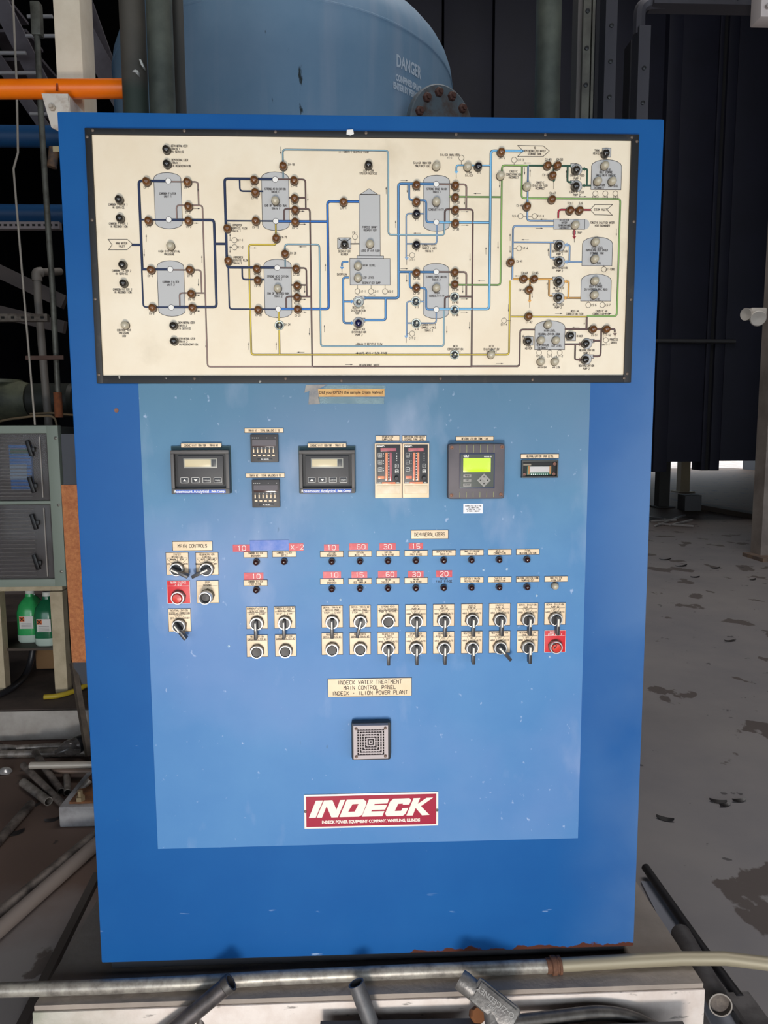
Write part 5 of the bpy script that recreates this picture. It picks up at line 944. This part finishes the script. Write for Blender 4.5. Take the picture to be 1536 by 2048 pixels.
# floor footing with bolt
ft = thing('concrete_footing', atz(160, 1640, 0), 'small white-painted footing block with rusty top left of the cabinet', 'footing')
fa_, fb_ = atz(119, 1655, 0), atz(205, 1650, 0); zt = .075
obj('block', MB().box(((fa_.x+fb_.x)/2+.05, fa_.y+.13, zt/2), (fb_.x-fa_.x+.10, .26, zt), bev=.006), mat('footing_white', (160, 158, 160), .7, 0, (120, 116, 116), 10), ft)
obj('rusty_plate', MB().box(((fa_.x+fb_.x)/2+.06, fa_.y+.13, zt+.004), (fb_.x-fa_.x+.06, .22, .008)), mat('rust_plate', (128, 84, 52), .9, 0, (84, 56, 40), 16, bump=.5), ft)
pb = atz(161, 1600, zt+.008); obj('anchor_bolt', MB().lathe([(.016, 0), (.016, .014), (.009, .014), (.009, .035), (.0003, .035)], pb, (0, 0, 1), 6), mat('bolt_pale', (150, 132, 104), .6, .3), ft)
# bottle with black label
p0 = atz(112, 1507, .045); p1 = atz(182, 1480, .05); d = (p1-p0).normalized(); bo = thing('drink_bottle', p0, 'clear plastic drink bottle with a black label on the scrap pile', 'bottle')
obj('bottle_body', MB().lathe([(.0003, 0), (.014, .0), (.016, .01), (.024, .022), (.036, .05), (.037, .07), (.033, .078), (.037, .085), (.037, .22), (.030, .23), (.0003, .23)], p0, d, 24), mat('clear_bottle', (90, 86, 86), .08, 0, alpha=.55, coat=.5), bo)
obj('wrap_label', MB().lathe([(.0375, .088), (.0378, .088), (.0378, .195), (.0375, .195)], p0, d, 24), mat('label_black', (24, 24, 28), .4), bo)
mb = MB(); vs, fs = ftext('G', .042, bold=.0022); nn = (CAM-p0).normalized(); nn = (nn-d*nn.dot(d)).normalized(); sd = nn.cross(d)
mb.add([p0+d*(.108+v_*.9+.01)+sd*(-u_)*.9+nn*math.sqrt(max(.0384**2-(u_*.9)**2, 1e-6)) for u_, v_ in vs], fs); obj('letter', mb, white, bo, 'white letter G', 0)
mk('foil_scrap', MB().lathe([(.022, 0), (.028, .01), (.020, .02), (.010, .024), (.0003, .022)], atz(10, 1547, 0), (.1, .2, 1), 9, True), mat('foil', (206, 204, 204), .25, .6), 'crumpled silver foil scrap at the left edge', 'litter')
# paint flakes
fm = mat('flake_dark', (30, 27, 28), .4)
def flake(px, py, L, wd, ang, z=0.0, curl=.3, lab='curled dark paint flake'):
    p = atz(px, py, z); n_ = 8; vs = []; d = Vector((math.cos(ang), math.sin(ang), 0)); s = Vector((-d.y, d.x, 0))
    for i in range(n_+1):
        t = i/n_-.5; h = abs(t)**2*L*curl*1.6+.002; w_ = wd*(1-(2*t)**2*.7)
        vs += [p+d*t*L+s*w_*.5+Vector((0, 0, h+.004)), p+d*t*L-s*w_*.5+Vector((0, 0, h))]
    mb = MB(); mb.add(vs+[v-Vector((0, 0, .0016)) for v in vs], [(2*i, 2*i+1, 2*i+3, 2*i+2) for i in range(n_)]+[(2*i+2+2*n_+2, 2*i+3+2*n_+2, 2*i+1+2*n_+2, 2*i+2*n_+2) for i in range(n_)]+[(2*i, 2*i+2, 2*i+2+2*n_+2, 2*i+2*n_+2) for i in range(n_)]+[(2*i+3, 2*i+1, 2*i+1+2*n_+2, 2*i+3+2*n_+2) for i in range(n_)])
    mk('paint_flake', mb, fm, lab, 'debris', 'paint flakes curled up on the floor', 60)
for px, py, L, wd, a, lb in ((1436, 1605, .060, .020, -.3, 'dark paint flake, left of the cluster on the right floor'), (1450, 1612, .050, .018, .3, 'dark paint flake, lowest of the cluster on the right floor'), (1478, 1603, .055, .018, .1, 'dark paint flake, right of the cluster on the right floor'), (1330, 1640, .060, .022, -.5, 'lone curled flake near the cabinet\'s right edge'),
    (1330, 1120, .13, .04, -.1, 'large dark flake on the far right floor'), (1362, 1133, .14, .04, .2, 'second large dark flake on the far right floor'), (1390, 1155, .09, .03, 0, 'thin flake on the far right floor'), (1505, 1160, .08, .03, .3, 'flake near the foot of the right column'), (1430, 1137, .10, .03, 0, 'small flake between the far flakes and the column'), (1460, 1283, .09, .02, .2, 'curved flake in the middle of the right floor'),
    (32, 1668, .055, .022, .5, 'black hooked flake among the left scraps'), (104, 1642, .05, .016, .3, 'flake just left of the footing'), (70, 1612, .04, .012, .6, 'tiny flake below the round-ended offcut'), (165, 1725, .05, .016, .3, 'pale-edged flake below the two long pipes')):
    flake(px, py, L, wd, a, lab=lb)
# ---- foreground conduit across the plinth
cond2 = mat('galvanised_conduit', (168, 162, 152), .42, .35, (112, 106, 100), 40, .4, .7)
cr = .0145; zt = .15+cr
fc_ = thing('long_conduit', (0, -.05, .15), 'long galvanised conduit lying across the plinth in front of the cabinet', 'pipe')
pl = [atz(-60, 1984, zt), atz(0, 1980, zt), atz(200, 1974, zt), atz(380, 1966, zt), atz(560, 1955, zt), atz(800, 1944, zt), atz(1095, 1932, zt)]
obj('tube', MB().tube(pl, cr, 20), cond2, fc_)
obj('tube', MB().tube([atz(1120, 1930, zt), atz(1260, 1922, zt), atz(1360, 1917, zt), atz(1450, 1917, zt+.003), atz(1540, 1928, zt+.004), atz(1640, 1946, zt+.004)], cr, 20), mat('yellowed_conduit', (158, 148, 126), .5, .3), fc_, 'yellowish conduit right of the coupling')
a = atz(1092, 1932, zt); b_ = atz(1122, 1930, zt); d = (b_-a).normalized(); L = (b_-a).length
obj('rusty_coupling', MB().lathe([(cr, 0), (.0165, .001), (.0165, L*.30), (.0205, L*.34), (.0205, L*.62), (.0185, L*.66), (.0185, L*.8), (.0200, L*.82), (.0200, L*.96), (cr, L)], a, d, 12), mat('coupling_rust', (112, 76, 56), .8, .2, (80, 54, 42), 60), fc_, 'rusty conduit coupling')
# pieces leaning on the plinth front, rising from the floor below the frame
def lean(a, b_, r, m, lab, name='pipe_offcut', cat='pipe'):
    d = (b_-a).normalized(); b_ = a+d*((a.z-r)/max(.05, -d.z)) if d.z < -.05 else b_
    t = thing(name, b_-Vector((0, 0, r)), lab, cat, 'pipe pieces leaning on the plinth'); L = (b_-a).length
    obj('tube', MB().lathe([(r*.8, 0), (r*.8, L), (r, L), (r, .0), (r*.8, 0)], a, d, 24), m, t); return t, d
yF = yf
t, d = lean(atz(462, 1964, .205), atz(300, 2100, .08), .0175, mat('dark_lean_pipe', (98, 92, 92), .45, .5, (70, 66, 66), 30), 'dark threaded pipe slanting down left over the plinth edge')
p = atz(462, 1964, .205); obj('thread_collar', MB().lathe([(.0185, 0), (.0195, .003), (.0195, .014), (.0180, .016)], p, d, 20), dark2, t)
t, d = lean(atz(712, 1966, .200), atz(765, 2110, .06), .0170, mat('dull_lean_pipe', (104, 104, 106), .5, .4, (82, 80, 82), 30), 'grey pipe slanting down right from the middle of the plinth')
lean(atz(402, 2030, .11), atz(402, 2140, .02), .011, tubd, 'short dark pipe end standing below the slanting pipe')
# conduit body
cbm = mat('cast_aluminium', (134, 130, 126), .45, .5, (108, 104, 102), 40, bump=.25, bscale=150)
A = atz(925, 1962, .205); B = atz(1030, 2048, .16); d = (B-A).normalized(); cb = thing('cast_fitting', B, 'cast aluminium conduit fitting with raised lettering on its cover', 'fitting')
up = (CAM-A).normalized(); up = (up-d*up.dot(d)).normalized(); sd = d.cross(up).normalized(); L = (B-A).length; RM = Matrix((sd, d, up)).transposed()
obj('hub', MB().lathe([(.013, -.006), (.020, -.006), (.021, .004), (.020, .03), (.018, .034)], A, d, 24, True), cbm, cb)
obj('body', MB().box(A+d*(L*.60)+sd*(-.004), (.050, L*.80, .036), RM, .010), cbm, cb); obj('branch_hub', MB().lathe([(.018, 0), (.018, .05), (.021, .05), (.021, .08)], A+d*(L*.62)+sd*.01, (sd*.75+d*.6).normalized(), 20), cbm, cb)
cvc = A+d*(L*.60)+up*.019+sd*(-.006)
obj('cover_plate', MB().box(cvc, (.032, L*.66, .003), RM, .0012), cbm, cb)
mb = MB(); vs, fs = ftext('O-Z/GEDNEY', .0145, bold=.0003); mb.add([cvc+up*.0026-d*u_+sd*v_-sd*.003 for u_, v_ in vs], fs); vs, fs = ftext('T837', .010, bold=.0002); mb.add([cvc+up*.0026-d*u_+sd*v_+sd*.010 for u_, v_ in vs], fs)
obj('cast_lettering', mb, mat('cast_letters', (172, 168, 164), .4, .4), cb, smooth=0)
obj('rusty_clamp', MB().lathe([(.014, 0), (.017, .004), (.017, .012), (.013, .014), (.013, .03)], atz(958, 2030, .14), (-.2, .75, -.6), 8, True, True), mat('clamp_rust', (120, 74, 40), .8), cb)
mk('bent_pipe', MB().tube([atz(1015, 2046, .12), atz(1100, 2036, .12), atz(1200, 2024, .12), atz(1260, 2032, .11), atz(1330, 2066, .09)], .014, 18, bend=.06), mat('dark_bent', (92, 88, 84), .45, .5, (68, 64, 62), 30), 'bent dark pipe lying along the plinth foot', 'pipe')
mk('square_bar', MB().bar(atz(640, 2056, .125)-Vector((0, 0, .06)), atz(960, 2050, .125)-Vector((0, 0, .06)), .03, .125), mat('bar_dark', (74, 70, 68), .6, .2), 'dark square bar at the bottom edge of the plinth', 'bar')
mk('square_bar', MB().bar(atz(1090, 2066, .12)-Vector((0, 0, .058)), atz(1372, 2056, .12)-Vector((0, 0, .058)), .03, .12), mat('bar_dark', (74, 70, 68), .6, .2), 'dark flat-ended bar at the plinth\'s right foot', 'bar')
# right of the plinth
t = thing('steel_pipe', atz(1440, 2010, 0), 'thick dark steel pipe beside the plinth, its open end toward the viewer', 'pipe'); a = atz(1362, 1868, .03); b_ = atz(1441, 2010, .075); d = (b_-a); L = d.length; d.normalize(); r = .026
dsp = mat('dark_steel_pipe', (98, 94, 94), .5, .3, (74, 70, 70), 20)
obj('tube', MB().lathe([(r*.88, 0), (r*.88, L), (r, L), (r, 0), (r*.88, 0)], a, d, 28), dsp, t); obj('cut_end', MB().lathe([(r*.88, L-.02), (r*.88, L+.0008), (r*1.0, L+.0008), (r, L-.003)], a, d, 28), mat('rim_steel', (168, 160, 152), .4, .6), t, label='pale cut rim')
obj('end_fill', MB().lathe([(r*.88, L-.012), (.0003, L-.012)], a, d, 24), mat('fill_grime', (84, 76, 72), .9, 0, (110, 100, 92), 60), t)
t = thing('crowbar_pipe', atz(1480, 2000, 0), 'long dark bar with a flared flat end, outermost beside the plinth', 'bar')
obj('shaft', MB().tube([atz(1291, 1735, .03), atz(1400, 1890, .03), atz(1480, 1998, .035)], .0125, 16), mat('black_bar', (38, 36, 38), .45, .3), t); obj('flared_end', MB().bar(atz(1474, 1990, .035), atz(1560, 2110, .035), .055, .016), dsp, t)
mk('floor_strip', MB().bar(atz(1300, 1765, .004), atz(1462, 2080, .004), .055, .008), mat('strip_bluegrey', (128, 130, 140), .5), 'flat blue-grey strip between plinth and thick pipe', 'strip', smooth=0)
mk('plinth_shadow_strip', MB().bar(atz(195, 1750, .01), atz(40, 2060, .01), .022, .02), mat('shadow_dark', (58, 52, 50), .6), 'dark steel angle running along the plinth\'s left side', 'bar', smooth=0)  # thin dark bar in place of the shadow line beside the plinth
# ---- right background: casing panels, posts, column
CY = 8.6
cas = thing('boiler_casing', (3.5, CY+.4, .8), 'huge dark navy sheet-metal casing hanging behind the cabinet at right', 'casing')
cm1 = mat('casing_navy', (26, 27, 42), .6, 0, (20, 21, 33), 1.5, .3, .7, spec=.3); cm2 = mat('casing_black', (10, 10, 14), .8)
def cpanel(xa, xb, yb, Y=CY, depth=.3, m=cm1, name='casing_panel', lab=None):
    p, q_ = at(xa, yb, Y), at(xb, yb, Y); zt_ = 9.5; return obj(name, MB().box(((p.x+q_.x)/2, Y+depth/2, (p.z+zt_)/2), (q_.x-p.x, depth, zt_-p.z), bev=.01), m, cas, lab)
cpanel(700, 880, 940); cpanel(884, 975, 940, CY+.1); cpanel(979, 1180, 940); cpanel(1184, 1302, 940, CY+.12)
cpanel(1306, 1401, 924, CY); cpanel(1306, 1333, 944, CY-.01); cpanel(1402, 1410, 941, CY-.02); cpanel(1408, 1418, 941, CY+.05, .3, cm2); cpanel(1419, 1438, 941, CY); cpanel(1439, 1560, 922, CY+.02, .3); cpanel(1560, 1800, 922, CY)
obj('backing', MB().box((at(1250, 500, CY+.5).x, CY+.55, 5.4), (8.4, .05, 8.8)), cm2, cas, smooth=0)
mk('conduit', MB().tube(P3([(1290, 682, CY-.02), (1470, 683, CY-.02)]), .03, 12), mat('conduit_dim', (52, 52, 54), .5), 'thin level conduit on the dark casing at right', 'pipe')
pst = mat('post_tan', (176, 160, 132), .7)
def post(xl, xr, yb, lab, m=pst, Z1=1.1):
    g = atz((xl+xr)/2, yb, 0); wd = (xr-xl)*(g-CAM).length/F_PX; t = thing('support_post', g, lab, 'post'); obj('post', MB().box((g.x, g.y, Z1/2), (wd, wd, Z1)), m, t, smooth=0); obj('base_plate', MB().box((g.x, g.y, .012), (wd*1.8, wd*1.8, .024)), m, t, smooth=0)
post(1357, 1374, 984, 'tan post far behind under the casing'); post(1313, 1333, 1014, 'dark post under the casing beside the cabinet edge', mat('post_dark', (60, 58, 56), .8))
g = atz(1386, 1022, 0); mk('concrete_block', MB().box((g.x, g.y+.15, .14), (.30, .30, .28), bev=.01), mat('block_grey', (96, 96, 98), .8), 'grey concrete block on the far right floor', 'block')
mk('low_kerb', MB().bar(atz(1392, 1010, .04), atz(1640, 1055, .04), .25, .08), mat('kerb_dark', (96, 84, 76), .9), 'low dark kerb crossing the far right floor', 'kerb', smooth=0)
for k, (a, b_) in enumerate((((1302, 1042), (1352, 1040)), ((1316, 1047), (1388, 1052)), ((1300, 1034), (1330, 1038)), ((1310, 1052), (1370, 1030)), ((1340, 1050), (1384, 1040)))):
    mk('metal_offcut', MB().bar(atz(*a, .02), atz(*b_, .03), .03, .02), mat('scrap_pale', (150, 146, 144), .5, .2), ['pale steel strip behind the scrap heap', 'longest pale strip in front of the scrap heap', 'leftmost strip of the far scrap heap', 'strip crossing the far scrap heap', 'short strip at the heap\'s right'][k], 'scrap', 'far scrap heap by the casing')
# column at right edge
g = atz(1512, 1118, 0); col = thing('steel_column', g, 'tall H-section steel column at the right edge, grey side and cream face', 'column'); sc_ = (g-CAM).length/F_PX
xL = atz(1495, 1110, 0).x
obj('side_face', MB().box((xL+.07, g.y+.10, 4), (.14, .20, 8)), mat('column_grey', (150, 140, 132), .6, 0, (124, 114, 108), 3), col, smooth=0)
obj('cream_flange', MB().box((xL+.12+.17, g.y-.02, 4), (.34, .02, 8)), mat('column_cream', (216, 198, 180), .6), col, smooth=0)
obj('base_plate', MB().box((xL+.2, g.y+.0, .02), (.58, .4, .04)), mat('plate_rusty', (130, 108, 90), .8, 0, (96, 84, 78), 8), col, smooth=0)
obj('anchor_bolt', MB().lathe([(.03, 0), (.03, .04), (.018, .04), (.018, .18)], (xL+.24, g.y-.12, .04), (0, 0, 1), 6, False, True), mat('bolt_tan', (160, 140, 118), .6), col)
el = thing('emergency_light', at(1510, 632, g.y-.1), 'white twin-head emergency light on the right column', 'lamp'); ewm = mat('lamp_white', (198, 190, 180), .5)
p = at(1512, 628, g.y-.2); obj('housing', MB().box(p, (.16, .12, .11), bev=.015), ewm, el); obj('lamp_head', MB().lathe([(.02, 0), (.07, .05), (.078, .10), (.07, .11), (.0003, .10)], at(1512, 634, g.y-.25), (-.25, -.8, -.25), 20), ewm, el)
obj('lamp_head', MB().lathe([(.02, 0), (.055, .05), (.062, .09), (.0003, .08)], at(1503, 628, g.y-.25), (-.9, -.4, -.1), 20), ewm, el)
t = thing('wall_box', at(1522, 20, 1.5), 'white steel box at the top right corner', 'box'); p = at(1524, 8, 1.5); obj('housing', MB().box(p+Vector((.03, 0, .03)), (.11, .08, .20), bev=.006), mat('box_white', (206, 194, 190), .6), t); obj('knob', MB().lathe([(.009, 0), (.009, .012), (.0003, .012)], p+Vector((-.002, -.042, -.035)), (0, -1, 0), 12), mat('box_knob', (170, 160, 154), .5), t)
# ---- cable trays right of the tank
trm = mat('tray_grey', (72, 70, 76), .55, .3); trp = mat('channel_pale', (112, 110, 100), .6, .3, (86, 82, 76), 8)
def tray(xl, xr, yb, Y, m, lab, nb, side=None, top=4.0):
    a, b_ = at(xl, yb, Y), at(xr, yb, Y); t = thing('cable_tray', ((a.x+b_.x)/2, Y, 0), lab, 'cable tray'); wd = b_.x-a.x
    obj('rail', MB().box(((a.x+b_.x)/2, Y+.04, top/2), (wd, .08, top)), m, t, smooth=0)
    for k in range(nb):
        zz = 1.95+k*.145; obj('bolt', MB().lathe([(.009, 0), (.009, .006), (.0003, .008)], ((a.x+b_.x)/2, Y, zz), (0, -1, 0), 10), mat('tray_bolt', (34, 34, 36), .4), t)
    return t
tray(1152, 1160, 200, 1.62, mat('strip_pale', (104, 98, 94), .6), 'narrow pale strut, left of the slotted channel', 0)
tray(1163, 1178, 200, 1.6, trp, 'slotted pale channel right of the lone pipe', 9)
tray(1181, 1186, 200, 1.6, trp, 'thin bright edge rail beside the slotted channel', 0)
tray(1207, 1230, 200, 1.7, trm, 'dark upright tray rail with a column of bolts', 9)
t = tray(1274, 1297, 200, 1.75, trm, 'dark tray rail that bends over to the right at the top', 8, top=at(1285, 50, 1.75).z)
zz = at(1300, -8, 1.75).z; xk = at(1285, 50, 1.75).x
obj('bend', MB().tube([(xk, 1.79, at(1285, 60, 1.75).z), (xk, 1.79, zz-.01), (xk+.10, 1.79, zz), (xk+.2, 1.79, zz)], .027, 8, bend=.08), trm, t); obj('level_rail', MB().box((xk+.75, 1.79, zz), (1.4, .08, .055)), trm, t, smooth=0)
for k in range(9): obj('bolt', MB().lathe([(.007, 0), (.007, .006), (.0003, .008)], (xk+.12+k*.10, 1.75, zz-.005), (0, -1, 0), 8), mat('tray_bolt', (34, 34, 36)), t)
t = tray(1258, 1270, 200, 1.9, mat('tray_dim', (46, 45, 50), .6), 'dim inner tray rail behind the bent one', 0, top=at(1264, 80, 1.9).z)
t = tray(1188, 1204, 200, 1.9, mat('tray_dim', (46, 45, 50), .6), 'dim flat strip behind the bolted tray rail', 0)
